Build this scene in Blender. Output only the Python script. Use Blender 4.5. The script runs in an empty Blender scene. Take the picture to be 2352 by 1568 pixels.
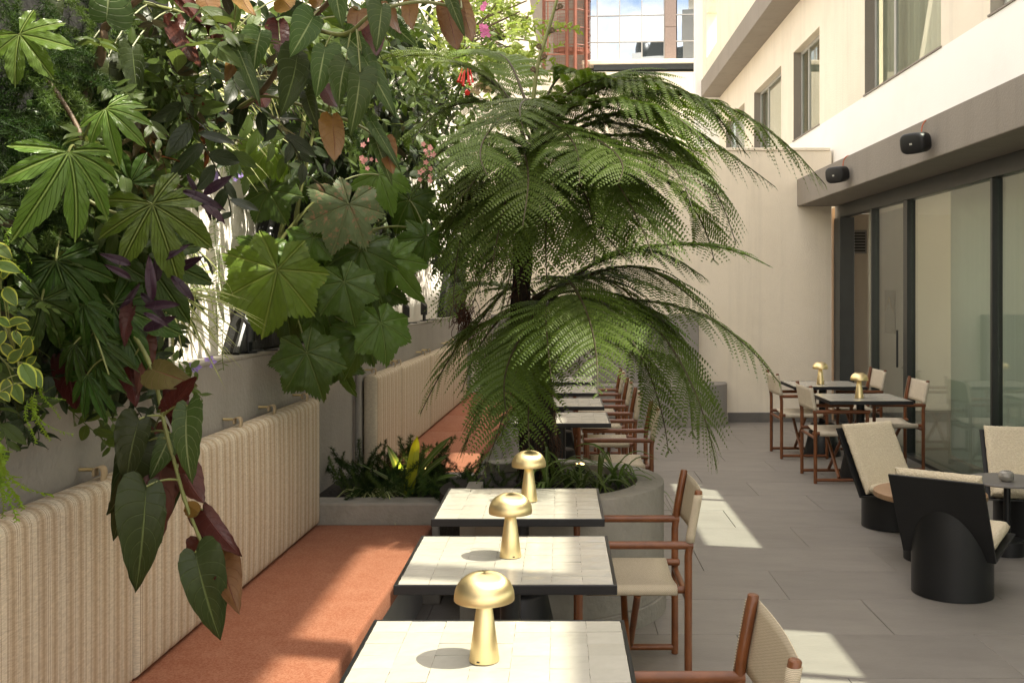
import bpy, bmesh, math, random
import numpy as np
from mathutils import Vector, Matrix
rnd = random.Random(7)
R = math.radians
scn = bpy.context.scene
C = scn.collection
# ---------------------------------------------------------------- camera
F, CX, CY, HC = 2400.0, 1284.0, 668.0, 1.74      # focal length and vanishing point in a 2351 px wide frame, eye height
cam_d = bpy.data.cameras.new('camera')
cam = bpy.data.objects.new('camera', cam_d); C.objects.link(cam)
cam.location = (0, 0, HC); cam.rotation_euler = (R(90), 0, 0)
cam_d.sensor_width = 36; cam_d.lens = F/2351*36
cam_d.shift_x = -(CX-1175.5)/2351; cam_d.shift_y = -(784-CY)/2351
cam_d.clip_start = .05; cam_d.clip_end = 500
scn.camera = cam
# ---------------------------------------------------------------- light
SUN = Vector((.5, -.115, .90)).normalized()
world = bpy.data.worlds.new('World'); scn.world = world; world.use_nodes = True
wn = world.node_tree.nodes; wl = world.node_tree.links
bg = wn['Background']; bg.inputs['Strength'].default_value = .13
sky = wn.new('ShaderNodeTexSky'); sky.sky_type = 'NISHITA'; sky.sun_disc = False
sky.sun_elevation = math.asin(SUN.z); sky.sun_rotation = math.atan2(SUN.x, SUN.y)
sky.air_density = 1.0; sky.dust_density = 3.5; sky.ozone_density = 1.0
wtc = wn.new('ShaderNodeTexCoord'); wno = wn.new('ShaderNodeTexNoise')
wno.inputs['Scale'].default_value = 4.2; wno.inputs['Detail'].default_value = 9; wno.inputs['Roughness'].default_value = .58
wmp = wn.new('ShaderNodeMapping'); wmp.inputs['Scale'].default_value = (1, 1, 1.7); wmp.inputs['Location'].default_value = (.3, .2, .5)
wrp = wn.new('ShaderNodeValToRGB'); wrp.color_ramp.elements[0].position = .40; wrp.color_ramp.elements[1].position = .60
wmx = wn.new('ShaderNodeMix'); wmx.data_type = 'RGBA'; wmx.inputs['B'].default_value = (9.4, 8.3, 6.8, 1)
wl.new(wtc.outputs['Generated'], wmp.inputs['Vector']); wl.new(wmp.outputs['Vector'], wno.inputs['Vector'])
wl.new(wno.outputs['Fac'], wrp.inputs['Fac']); wl.new(wrp.outputs['Color'], wmx.inputs['Factor'])
wl.new(sky.outputs['Color'], wmx.inputs['A']); wl.new(wmx.outputs['Result'], bg.inputs['Color'])
sun_d = bpy.data.lights.new('sun', 'SUN'); sun_d.energy = 4.6; sun_d.angle = R(.55); sun_d.color = (1, .92, .79)
sun = bpy.data.objects.new('sun', sun_d); C.objects.link(sun)
sun.rotation_euler = SUN.to_track_quat('Z', 'Y').to_euler()
vs = scn.view_settings
vs.view_transform = 'Standard'; vs.look = 'None'; vs.gamma = 1; vs.use_curve_mapping = False; vs.exposure = 1.5
cy = scn.cycles
cy.use_denoising = True; cy.max_bounces = 9; cy.diffuse_bounces = 5; cy.glossy_bounces = 4; cy.transparent_max_bounces = 16
cy.sample_clamp_indirect = 8; cy.caustics_reflective = False; cy.caustics_refractive = False

# ---------------------------------------------------------------- helpers
def P(px, py, y):
    """A point y metres ahead of the eye, measured off the photograph."""
    return Vector(((px-CX)/F*y, y, HC-(py-CY)/F*y))

WA, WB = -1.733, .0306                        # left wall line: x = WA + WB*y
def wy(px): return WA/((px-CX)/F-WB)           # distance at which a line of sight meets the left wall

class MB:
    def __init__(s): s.v = []; s.f = []; s.uv = None
    def add(s, vs_, fs_):
        o = len(s.v); s.v.extend([tuple(v) for v in vs_]); s.f.extend([tuple(i+o for i in f) for f in fs_]); return s
    def box(s, a, b):
        x0, y0, z0 = a; x1, y1, z1 = b
        return s.add([(x0,y0,z0),(x1,y0,z0),(x1,y1,z0),(x0,y1,z0),(x0,y0,z1),(x1,y0,z1),(x1,y1,z1),(x0,y1,z1)],
                     [(0,3,2,1),(4,5,6,7),(0,1,5,4),(1,2,6,5),(2,3,7,6),(3,0,4,7)])
    def tube(s, pts, r, n=8, cap=True):
        pts = [Vector(p) for p in pts]; m = len(pts)
        rs = r if isinstance(r, (list, tuple)) else [r]*m
        o = len(s.v); t0 = (pts[1]-pts[0]).normalized()
        a = t0.orthogonal().normalized()
        for i, p in enumerate(pts):
            t = (pts[min(i+1, m-1)]-pts[max(i-1, 0)]).normalized()
            a = (a-t*a.dot(t)).normalized(); b = t.cross(a)
            for k in range(n):
                w = 2*math.pi*k/n; s.v.append(tuple(p+(a*math.cos(w)+b*math.sin(w))*rs[i]))
        for i in range(m-1):
            for k in range(n):
                s.f.append((o+i*n+k, o+i*n+(k+1) % n, o+(i+1)*n+(k+1) % n, o+(i+1)*n+k))
        if cap:
            s.f.append(tuple(o+k for k in range(n))[::-1]); s.f.append(tuple(o+(m-1)*n+k for k in range(n)))
        return s
    def lathe(s, prof, n=32, c=(0, 0, 0)):
        o = len(s.v); m = len(prof)
        for r, z in prof:
            for k in range(n):
                w = 2*math.pi*k/n; s.v.append((c[0]+r*math.cos(w), c[1]+r*math.sin(w), c[2]+z))
        for i in range(m-1):
            for k in range(n):
                s.f.append((o+i*n+k, o+i*n+(k+1) % n, o+(i+1)*n+(k+1) % n, o+(i+1)*n+k))
        s.f.append(tuple(o+k for k in range(n))[::-1]); s.f.append(tuple(o+(m-1)*n+k for k in range(n)))
        return s
    def prism(s, poly, z0, z1):
        n = len(poly)
        return s.add([(x, y, z0) for x, y in poly]+[(x, y, z1) for x, y in poly],
                     [tuple(range(n))[::-1], tuple(range(n, 2*n))]+[(i, (i+1) % n, n+(i+1) % n, n+i) for i in range(n)])
    def mesh(s, name, bevel=0, seg=2, smooth=None):
        me = bpy.data.meshes.new(name); me.from_pydata(s.v, [], s.f); me.validate()
        bm = bmesh.new(); bm.from_mesh(me); bmesh.ops.recalc_face_normals(bm, faces=bm.faces)
        if bevel:
            es = [e for e in bm.edges if len(e.link_faces) == 2 and e.calc_face_angle() > .5]
            bmesh.ops.bevel(bm, geom=es, offset=bevel, segments=seg, affect='EDGES', profile=.5)
        bm.to_mesh(me); bm.free()
        if smooth is not None:
            me.shade_smooth(); me.set_sharp_from_angle(angle=R(smooth))
        return me

def link(name, me, mat=None, parent=None):
    o = bpy.data.objects.new(name, me); C.objects.link(o)
    if mat and me and not me.materials: me.materials.append(mat)
    if parent: o.parent = parent
    return o
def part(name, mb, mat, parent, bevel=0, seg=2, smooth=None):
    return link(name, mb.mesh(name, bevel, seg, smooth), mat, parent)
def tag(o, label, cat, group=None):
    o['label'] = label; o['category'] = cat
    if group: o['group'] = group
    return o
def thing(name, label, cat, loc=(0, 0, 0), rz=0, group=None):
    o = bpy.data.objects.new(name, None); C.objects.link(o); o.empty_display_size = .1
    o.location = loc; o.rotation_euler = (0, 0, rz)
    return tag(o, label, cat, group)
def dup(root, loc, rz, label, group=None):
    r = root.copy(); C.objects.link(r); r.location = loc; r.rotation_euler = (0, 0, rz); r['label'] = label
    if group: r['group'] = group
    for ch in list(root.children):
        c = ch.copy(); C.objects.link(c); c.parent = r
        for g in list(ch.children):
            d = g.copy(); C.objects.link(d); d.parent = c
    return r
def struct(o): o['kind'] = 'structure'; return o
def stuff(o): o['kind'] = 'stuff'; return o
def bez(p0, p1, p2, n):
    return [p0*(1-t)**2+p1*2*t*(1-t)+p2*t*t for t in [i/(n-1) for i in range(n)]]
def crom(pts, n):
    """Catmull-Rom through the points, n samples."""
    pts = [Vector(p) for p in pts]; q = [pts[0]*2-pts[1]]+pts+[pts[-1]*2-pts[-2]]; out = []
    for i in range(n):
        t = i/(n-1)*(len(pts)-1); k = min(int(t), len(pts)-2); t -= k
        a, b, c, d = q[k:k+4]
        out.append(.5*((2*b)+(c-a)*t+(2*a-5*b+4*c-d)*t*t+(3*b-a-3*c+d)*t**3))
    return out

# ---------------------------------------------------------------- materials
def newmat(name):
    m = bpy.data.materials.new(name); m.use_nodes = True
    nt = m.node_tree; return m, nt.nodes, nt.links, nt.nodes['Principled BSDF']
def N(ns, t, **kw):
    n = ns.new(t)
    for k, v in kw.items():
        if k in n.inputs: n.inputs[k].default_value = v
        else: setattr(n, k, v)
    return n
def rgba(c): return (c[0], c[1], c[2], 1)
def proc(name, c1, c2=None, scale=8, rough=.7, bump=0, bscale=60, metal=0, detail=6, coat=0, blotch=None, coord='Object', spec=.5, stretch=None, dist=.01, streak=0):
    """Two-tone noise colour with fine relief; blotch = (colour, scale, amount) adds larger stains."""
    m, ns, l, b = newmat(name)
    tc = N(ns, 'ShaderNodeTexCoord'); vec = tc.outputs[coord]
    if stretch:
        mp = N(ns, 'ShaderNodeMapping'); mp.inputs['Scale'].default_value = stretch; l.new(vec, mp.inputs['Vector']); vec = mp.outputs['Vector']
    c2 = c2 or tuple(x*.85 for x in c1)
    nz = N(ns, 'ShaderNodeTexNoise', Scale=scale, Detail=detail, Roughness=.6); l.new(vec, nz.inputs['Vector'])
    rp = N(ns, 'ShaderNodeValToRGB'); rp.color_ramp.elements[0].position = .34; rp.color_ramp.elements[1].position = .66
    rp.color_ramp.elements[0].color = rgba(c1); rp.color_ramp.elements[1].color = rgba(c2)
    l.new(nz.outputs['Fac'], rp.inputs['Fac']); col = rp.outputs['Color']
    if blotch:
        bc, bs, ba = blotch
        n2 = N(ns, 'ShaderNodeTexNoise', Scale=bs, Detail=5, Roughness=.65); l.new(tc.outputs[coord], n2.inputs['Vector'])
        mr = N(ns, 'ShaderNodeMapRange'); mr.inputs['From Min'].default_value = .48; mr.inputs['From Max'].default_value = .75; mr.inputs['To Max'].default_value = ba
        l.new(n2.outputs['Fac'], mr.inputs['Value'])
        mx = N(ns, 'ShaderNodeMix', data_type='RGBA'); mx.inputs['B'].default_value = rgba(bc)
        l.new(mr.outputs['Result'], mx.inputs['Factor']); l.new(col, mx.inputs['A']); col = mx.outputs['Result']
    if streak:                                   # rain streaks running down the face
        mp2 = N(ns, 'ShaderNodeMapping'); mp2.inputs['Scale'].default_value = (5, 5, .22); l.new(tc.outputs[coord], mp2.inputs['Vector'])
        n4 = N(ns, 'ShaderNodeTexNoise', Scale=1, Detail=7, Roughness=.7); l.new(mp2.outputs['Vector'], n4.inputs['Vector'])
        m4 = N(ns, 'ShaderNodeMapRange'); m4.inputs['From Min'].default_value = .5; m4.inputs['From Max'].default_value = .8; m4.inputs['To Max'].default_value = streak; l.new(n4.outputs['Fac'], m4.inputs['Value'])
        mx4 = N(ns, 'ShaderNodeMix', data_type='RGBA'); mx4.inputs['B'].default_value = rgba(tuple(x*.55 for x in c1)); l.new(m4.outputs['Result'], mx4.inputs['Factor']); l.new(col, mx4.inputs['A']); col = mx4.outputs['Result']
    l.new(col, b.inputs['Base Color'])
    b.inputs['Roughness'].default_value = rough; b.inputs['Metallic'].default_value = metal; b.inputs['Coat Weight'].default_value = coat
    b.inputs['Specular IOR Level'].default_value = spec
    if bump:
        nb = N(ns, 'ShaderNodeTexNoise', Scale=bscale, Detail=4); l.new(vec, nb.inputs['Vector'])
        bp = N(ns, 'ShaderNodeBump', Strength=bump, Distance=dist); l.new(nb.outputs['Fac'], bp.inputs['Height']); l.new(bp.outputs['Normal'], b.inputs['Normal'])
    return m
M = {}
M['cream'] = proc('cream_plaster', (.83, .755, .62), (.79, .715, .58), 1.3, .85, .6, 70, blotch=((.63, .555, .44), .8, .45), streak=.35)
M['white'] = proc('white_plaster', (.84, .80, .72), (.79, .75, .67), 1.6, .85, .6, 90, blotch=((.62, .57, .47), 1.1, .3), streak=.3)
M['strip'] = proc('white_and_sunlit_wall', (.93, .915, .87), (.90, .885, .84), 1.0, .7, .2, 60, blotch=((.72, .68, .60), .6, .3))  # near-white puts sunlight into the colour of the facade strip
M['grey'] = proc('grey_render', (.29, .272, .245), (.26, .243, .218), 3, .8, .5, 45, blotch=((.215, .20, .178), 1.6, .5), streak=.35)
M['conc'] = proc('planter_concrete', (.29, .27, .235), (.24, .225, .195), 5, .75, .6, 30, blotch=((.18, .168, .14), 2.2, .6))
M['taupe'] = proc('taupe_render', (.265, .238, .20), (.24, .214, .18), 1.2, .85, .4, 60, streak=.4)
M['slate'] = proc('stone_tile', (.245, .225, .20), (.208, .19, .17), 2.2, .5, .22, 40, blotch=((.28, .258, .232), 1.7, .5), stretch=(1, 2.5, 1), spec=.35, coord='Generated' if 0 else 'Object')
def tint_by_object(m, lo=.94, hi=1.05):
    nt = m.node_tree; b = nt.nodes['Principled BSDF']; src = b.inputs['Base Color'].links[0].from_socket
    oi = nt.nodes.new('ShaderNodeObjectInfo'); mr = nt.nodes.new('ShaderNodeMapRange'); mr.inputs['To Min'].default_value = lo; mr.inputs['To Max'].default_value = hi
    hv = nt.nodes.new('ShaderNodeHueSaturation'); nt.links.new(oi.outputs['Random'], mr.inputs['Value']); nt.links.new(mr.outputs['Result'], hv.inputs['Value']); nt.links.new(src, hv.inputs['Color']); nt.links.new(hv.outputs['Color'], b.inputs['Base Color'])
tint_by_object(M['slate'])
M['joint'] = proc('tile_joint', (.30, .275, .245), (.26, .24, .215), 20, .9)
M['dark'] = proc('dark_frame_metal', (.022, .026, .024), (.017, .02, .018), 6, .38, .05, 200)
M['black'] = proc('black_steel', (.012, .0125, .0135), (.009, .0095, .01), 5, .42, .06, 260, spec=.4)
M['rim'] = proc('black_table_rim', (.009, .0095, .011), (.007, .0075, .009), 5, .35, .04, 200)
M['wood'] = proc('red_brown_wood', (.20, .066, .018), (.12, .038, .011), 9, .42, .15, 60, stretch=(1, 1, 1), coat=.15)
M['oak'] = proc('pale_oak', (.36, .22, .12), (.29, .17, .085), 6, .5, .2, 60, stretch=(1, 9, 1))
M['felt'] = proc('dark_planting_felt', (.008, .008, .005), (.005, .005, .004), 14, .95, .8, 40, blotch=((.012, .015, .006), 5, .6))
M['soil'] = proc('dark_soil', (.02, .015, .01), (.01, .008, .006), 30, .95, 1, 40)
M['rust'] = proc('rust_red_paint', (.24, .085, .05), (.19, .065, .038), 6, .55, .1, 90)
M['skirt'] = proc('skirting_tile', (.15, .14, .125), (.12, .112, .10), 5, .6, .2, 40)
M['pale'] = proc('pale_frame', (.42, .42, .38), (.36, .36, .33), 4, .45)
M['curtain'] = proc('beige_curtain', (.46, .42, .34), (.34, .31, .25), 2, .9, .3, 30, stretch=(1, 14, .15))
M['granite'] = proc('brown_granite', (.30, .235, .20), (.22, .165, .14), 60, .4)
M['roomwall'] = proc('room_wall', (.74, .68, .56), (.70, .64, .52), 1.2, .8)
M['walnut'] = proc('room_panel', (.42, .27, .14), (.36, .23, .115), 3, .6, stretch=(1, 8, .4))
M['votive'] = proc('smoked_glass', (.36, .34, .30), (.28, .265, .235), 6, .25)
M['greytop'] = proc('grey_laminate', (.17, .16, .148), (.15, .142, .13), 12, .5)
M['base'] = proc('pale_panel', (.42, .42, .41), (.37, .37, .36), 3, .7)
M['strap'] = proc('canvas_strap', (.42, .33, .21), (.34, .26, .16), 40, .9)

def mat_glass(name, tint, ior=1.5, gloss=1.0, rough=0.0):
    m, ns, l, b = newmat(name); ns.remove(b)
    lw = N(ns, 'ShaderNodeLayerWeight', Blend=.5); pw = N(ns, 'ShaderNodeMath', operation='POWER'); pw.inputs[1].default_value = 5; l.new(lw.outputs['Facing'], pw.inputs[0])
    fr = N(ns, 'ShaderNodeMath', operation='MULTIPLY_ADD'); fr.inputs[1].default_value = .95; fr.inputs[2].default_value = .045*gloss; l.new(pw.outputs[0], fr.inputs[0])
    tr = N(ns, 'ShaderNodeBsdfTransparent', Color=rgba(tint)); gl = N(ns, 'ShaderNodeBsdfGlossy', Roughness=rough)
    mx = N(ns, 'ShaderNodeMixShader'); l.new(fr.outputs[0], mx.inputs[0]); l.new(tr.outputs[0], mx.inputs[1]); l.new(gl.outputs[0], mx.inputs[2])
    l.new(mx.outputs[0], ns['Material Output'].inputs['Surface']); return m
M['glass'] = mat_glass('clear_glass', (.90, .95, .91), 1.5, 1.6)
M['sheer'] = proc('sheer_grey_blind', (.56, .575, .53), (.50, .515, .47), 2, .9, .2, 40, stretch=(1, 12, .1))
M['win'] = mat_glass('window_glass', (.88, .93, .89), 1.55)
M['tint'] = mat_glass('beam_dimming_glass', (.80, .81, .78), 1.5)
def mat_mirror_glass():
    m, ns, l, b = newmat('reflective_facade_glass'); ns.remove(b)
    tc = N(ns, 'ShaderNodeTexCoord'); nz = N(ns, 'ShaderNodeTexNoise', Scale=.5, Detail=2); l.new(tc.outputs['Object'], nz.inputs['Vector'])
    bp = N(ns, 'ShaderNodeBump', Strength=.08, Distance=.05); l.new(nz.outputs['Fac'], bp.inputs['Height'])
    gl = N(ns, 'ShaderNodeBsdfGlossy', Roughness=.01, Color=(.62, .68, .74, 1)); l.new(bp.outputs['Normal'], gl.inputs['Normal'])
    df = N(ns, 'ShaderNodeBsdfDiffuse', Color=(.10, .12, .13, 1)); mx = N(ns, 'ShaderNodeMixShader'); mx.inputs[0].default_value = .8
    l.new(df.outputs[0], mx.inputs[1]); l.new(gl.outputs[0], mx.inputs[2]); l.new(mx.outputs[0], ns['Material Output'].inputs['Surface']); return m
M['mirror'] = mat_mirror_glass()
def mat_brass():
    m, ns, l, b = newmat('brushed_brass')
    tc = N(ns, 'ShaderNodeTexCoord'); nz = N(ns, 'ShaderNodeTexNoise', Scale=9, Detail=4)
    mp = N(ns, 'ShaderNodeMapping'); mp.inputs['Scale'].default_value = (1, 1, 60); l.new(tc.outputs['Object'], mp.inputs['Vector']); l.new(mp.outputs['Vector'], nz.inputs['Vector'])
    rp = N(ns, 'ShaderNodeValToRGB'); rp.color_ramp.elements[0].color = (.92, .73, .37, 1); rp.color_ramp.elements[1].color = (.97, .80, .46, 1)
    l.new(nz.outputs['Fac'], rp.inputs['Fac']); l.new(rp.outputs['Color'], b.inputs['Base Color'])
    b.inputs['Metallic'].default_value = 1; b.inputs['Roughness'].default_value = .36; b.inputs['Anisotropic'].default_value = .8
    tg = N(ns, 'ShaderNodeTangent', direction_type='RADIAL', axis='Z'); l.new(tg.outputs[0], b.inputs['Tangent'])
    return m
M['brass'] = mat_brass()
def mat_zellige():
    m, ns, l, b = newmat('white_glazed_tile')
    oi = N(ns, 'ShaderNodeObjectInfo'); tc = N(ns, 'ShaderNodeTexCoord')
    rp = N(ns, 'ShaderNodeValToRGB'); rp.color_ramp.elements[0].color = (.575, .555, .485, 1); rp.color_ramp.elements[1].color = (.525, .505, .435, 1)
    l.new(oi.outputs['Random'], rp.inputs['Fac'])
    wm = N(ns, 'ShaderNodeVectorMath', operation='ADD'); l.new(tc.outputs['Object'], wm.inputs[0])
    cb = N(ns, 'ShaderNodeCombineXYZ'); mu = N(ns, 'ShaderNodeMath', operation='MULTIPLY'); mu.inputs[1].default_value = 40
    l.new(oi.outputs['Random'], mu.inputs[0]); l.new(mu.outputs[0], cb.inputs[0]); l.new(mu.outputs[0], cb.inputs[1]); l.new(cb.outputs[0], wm.inputs[1])
    nz = N(ns, 'ShaderNodeTexNoise', Scale=16, Detail=2); l.new(wm.outputs[0], nz.inputs['Vector'])
    n2 = N(ns, 'ShaderNodeTexNoise', Scale=30, Detail=5); l.new(wm.outputs[0], n2.inputs['Vector'])
    mx = N(ns, 'ShaderNodeMix', data_type='RGBA', blend_type='MULTIPLY'); mx.inputs['Factor'].default_value = .22
    l.new(rp.outputs['Color'], mx.inputs['A']); l.new(n2.outputs['Color'], mx.inputs['B'])
    hs = N(ns, 'ShaderNodeHueSaturation', Saturation=.9, Value=1.06); l.new(mx.outputs['Result'], hs.inputs['Color'])
    r2 = N(ns, 'ShaderNodeValToRGB'); r2.color_ramp.elements[0].color = rgba((.9, .9, .9)); r2.color_ramp.elements[1].color = rgba((1, 1, 1)); l.new(n2.outputs['Fac'], r2.inputs['Fac'])
    m2 = N(ns, 'ShaderNodeMix', data_type='RGBA', blend_type='MULTIPLY'); m2.inputs['Factor'].default_value = 1
    l.new(rp.outputs['Color'], m2.inputs['A']); l.new(r2.outputs['Color'], m2.inputs['B'])
    l.new(m2.outputs['Result'], b.inputs['Base Color'])
    b.inputs['Roughness'].default_value = .16
    bp = N(ns, 'ShaderNodeBump', Strength=.55, Distance=.006); l.new(nz.outputs['Fac'], bp.inputs['Height']); l.new(bp.outputs['Normal'], b.inputs['Normal'])
    return m
M['zell'] = mat_zellige()
M['grout'] = proc('tile_grout', (.55, .51, .43), (.51, .47, .39), 40, .9)
def mat_weave(name, c1, c2, scale):
    m, ns, l, b = newmat(name)
    tc = N(ns, 'ShaderNodeTexCoord')
    br = N(ns, 'ShaderNodeTexBrick', Scale=scale); br.inputs['Color1'].default_value = rgba(c1); br.inputs['Color2'].default_value = rgba(tuple(x*.93 for x in c1)); br.inputs['Mortar'].default_value = rgba(c2)
    br.inputs['Mortar Size'].default_value = .03; br.inputs['Brick Width'].default_value = .6; br.inputs['Row Height'].default_value = .22
    l.new(tc.outputs['UV'], br.inputs['Vector']); l.new(br.outputs['Color'], b.inputs['Base Color'])
    bp = N(ns, 'ShaderNodeBump', Strength=.5, Distance=.002, invert=True); l.new(br.outputs['Fac'], bp.inputs['Height']); l.new(bp.outputs['Normal'], b.inputs['Normal'])
    b.inputs['Roughness'].default_value = .8; return m
M['weave'] = mat_weave('woven_chair_fabric', (.60, .52, .38), (.26, .21, .15), 26)
M['canvas'] = proc('cream_canvas', (.62, .55, .43), (.56, .49, .38), 30, .9, .2, 220)
def mat_stripe():
    """Cream cloth with hatched tan stripes running up the cushion; Object X runs along its length."""
    m, ns, l, b = newmat('striped_cushion_cloth')
    tc = N(ns, 'ShaderNodeTexCoord'); sp = N(ns, 'ShaderNodeSeparateXYZ'); l.new(tc.outputs['Object'], sp.inputs[0])
    dv = N(ns, 'ShaderNodeMath', operation='DIVIDE'); dv.inputs[1].default_value = .15; l.new(sp.outputs['X'], dv.inputs[0])
    fr = N(ns, 'ShaderNodeMath', operation='FRACT'); l.new(dv.outputs[0], fr.inputs[0])
    rp = N(ns, 'ShaderNodeValToRGB'); cr = rp.color_ramp; cr.interpolation = 'CONSTANT'
    cream, tan, dk, mid = (.58, .51, .395), (.395, .305, .205), (.25, .175, .11), (.48, .39, .28)
    stops = [(0, cream), (.10, dk), (.115, cream), (.135, dk), (.15, cream), (.17, mid), (.25, tan), (.34, mid), (.42, cream), (.455, dk), (.47, cream), (.52, dk), (.535, cream), (.58, mid), (.66, tan), (.74, mid), (.82, cream), (.86, dk), (.875, cream), (.91, dk), (.925, cream)]
    while len(cr.elements) < len(stops): cr.elements.new(.5)
    for e, (p_, c_) in zip(cr.elements, stops): e.position = p_; e.color = rgba(c_)
    l.new(fr.outputs[0], rp.inputs['Fac'])
    mp = N(ns, 'ShaderNodeMapping'); mp.inputs['Rotation'].default_value = (0, R(35), 0); mp.inputs['Scale'].default_value = (60, 60, 520); l.new(tc.outputs['Object'], mp.inputs['Vector'])
    nz = N(ns, 'ShaderNodeTexNoise', Scale=1, Detail=2); l.new(mp.outputs['Vector'], nz.inputs['Vector'])
    mr = N(ns, 'ShaderNodeMapRange'); mr.inputs['From Min'].default_value = .3; mr.inputs['From Max'].default_value = .7; mr.inputs['To Min'].default_value = .78; mr.inputs['To Max'].default_value = 1.2; l.new(nz.outputs['Fac'], mr.inputs['Value'])
    mx = N(ns, 'ShaderNodeMix', data_type='RGBA', blend_type='MULTIPLY'); mx.inputs['Factor'].default_value = 1; l.new(rp.outputs['Color'], mx.inputs['A']); l.new(mr.outputs['Result'], mx.inputs['B'])
    l.new(mx.outputs['Result'], b.inputs['Base Color']); b.inputs['Roughness'].default_value = .95
    n3 = N(ns, 'ShaderNodeTexNoise', Scale=300, Detail=2); l.new(tc.outputs['Object'], n3.inputs['Vector'])
    bp = N(ns, 'ShaderNodeBump', Strength=.3, Distance=.004); l.new(n3.outputs['Fac'], bp.inputs['Height']); l.new(bp.outputs['Normal'], b.inputs['Normal'])
    return m
M['stripe'] = mat_stripe()
def mat_terra():
    m, ns, l, b = newmat('speckled_terracotta_cloth')
    tc = N(ns, 'ShaderNodeTexCoord'); nz = N(ns, 'ShaderNodeTexNoise', Scale=150, Detail=5, Roughness=.8); l.new(tc.outputs['Object'], nz.inputs['Vector'])
    n2 = N(ns, 'ShaderNodeTexNoise', Scale=9, Detail=3); l.new(tc.outputs['Object'], n2.inputs['Vector'])
    ad = N(ns, 'ShaderNodeMath', operation='MULTIPLY_ADD'); ad.inputs[1].default_value = .14; l.new(n2.outputs['Fac'], ad.inputs[0]); l.new(nz.outputs['Fac'], ad.inputs[2])
    rp = N(ns, 'ShaderNodeValToRGB'); cr = rp.color_ramp; cr.elements[0].position = .50; cr.elements[0].color = (.25, .08, .036, 1); cr.elements[1].position = .74; cr.elements[1].color = (.40, .19, .115, 1)
    l.new(ad.outputs[0], rp.inputs['Fac']); l.new(rp.outputs['Color'], b.inputs['Base Color']); b.inputs['Roughness'].default_value = .95
    bp = N(ns, 'ShaderNodeBump', Strength=.3, Distance=.004); l.new(nz.outputs['Fac'], bp.inputs['Height']); l.new(bp.outputs['Normal'], b.inputs['Normal']); return m
M['terra'] = mat_terra()
def mat_boucle():
    m, ns, l, b = newmat('cream_boucle')
    tc = N(ns, 'ShaderNodeTexCoord'); vo = N(ns, 'ShaderNodeTexVoronoi', Scale=95); nz = N(ns, 'ShaderNodeTexNoise', Scale=60, Detail=4)
    l.new(tc.outputs['Object'], nz.inputs['Vector']); l.new(tc.outputs['Object'], vo.inputs['Vector'])
    ad = N(ns, 'ShaderNodeMath', operation='ADD'); l.new(vo.outputs['Distance'], ad.inputs[0]); l.new(nz.outputs['Fac'], ad.inputs[1])
    rp = N(ns, 'ShaderNodeValToRGB'); rp.color_ramp.elements[0].position = .5; rp.color_ramp.elements[0].color = (.78, .70, .53, 1); rp.color_ramp.elements[1].position = 1.2; rp.color_ramp.elements[1].color = (.66, .57, .41, 1)
    l.new(ad.outputs[0], rp.inputs['Fac']); l.new(rp.outputs['Color'], b.inputs['Base Color']); b.inputs['Roughness'].default_value = 1
    bp = N(ns, 'ShaderNodeBump', Strength=.55, Distance=.008, invert=True); l.new(ad.outputs[0], bp.inputs['Height']); l.new(bp.outputs['Normal'], b.inputs['Normal']); return m
M['boucle'] = mat_boucle()
# ================================================================ the setting
g = part('ground', MB().box((-30, -20, -.3), (60, 90, -.012)), M['joint'], None); struct(g)
fl = bpy.data.objects.new('floor', None); C.objects.link(fl); struct(fl)
def tile_mesh(w, d):
    return MB().box((.0015, .0015, -.02), (w-.0015, d-.0015, 0)).mesh('tile', .0015, 1)
tm = [tile_mesh(1.2, .6), tile_mesh(.6, .6)]
for m_ in tm: m_.materials.append(M['slate'])
k = 0; y = -.7
while y < 13.9:
    off = -1.5-(.4*(k % 3))
    x = off
    while x < 3.66:
        o = link('tile', tm[0], None, fl); o.location = (x, y, rnd.uniform(-.0006, .0006)); o.rotation_euler = (rnd.gauss(0, .0006), rnd.gauss(0, .0006), 0); x += 1.2
    k += 1; y += .6

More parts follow.
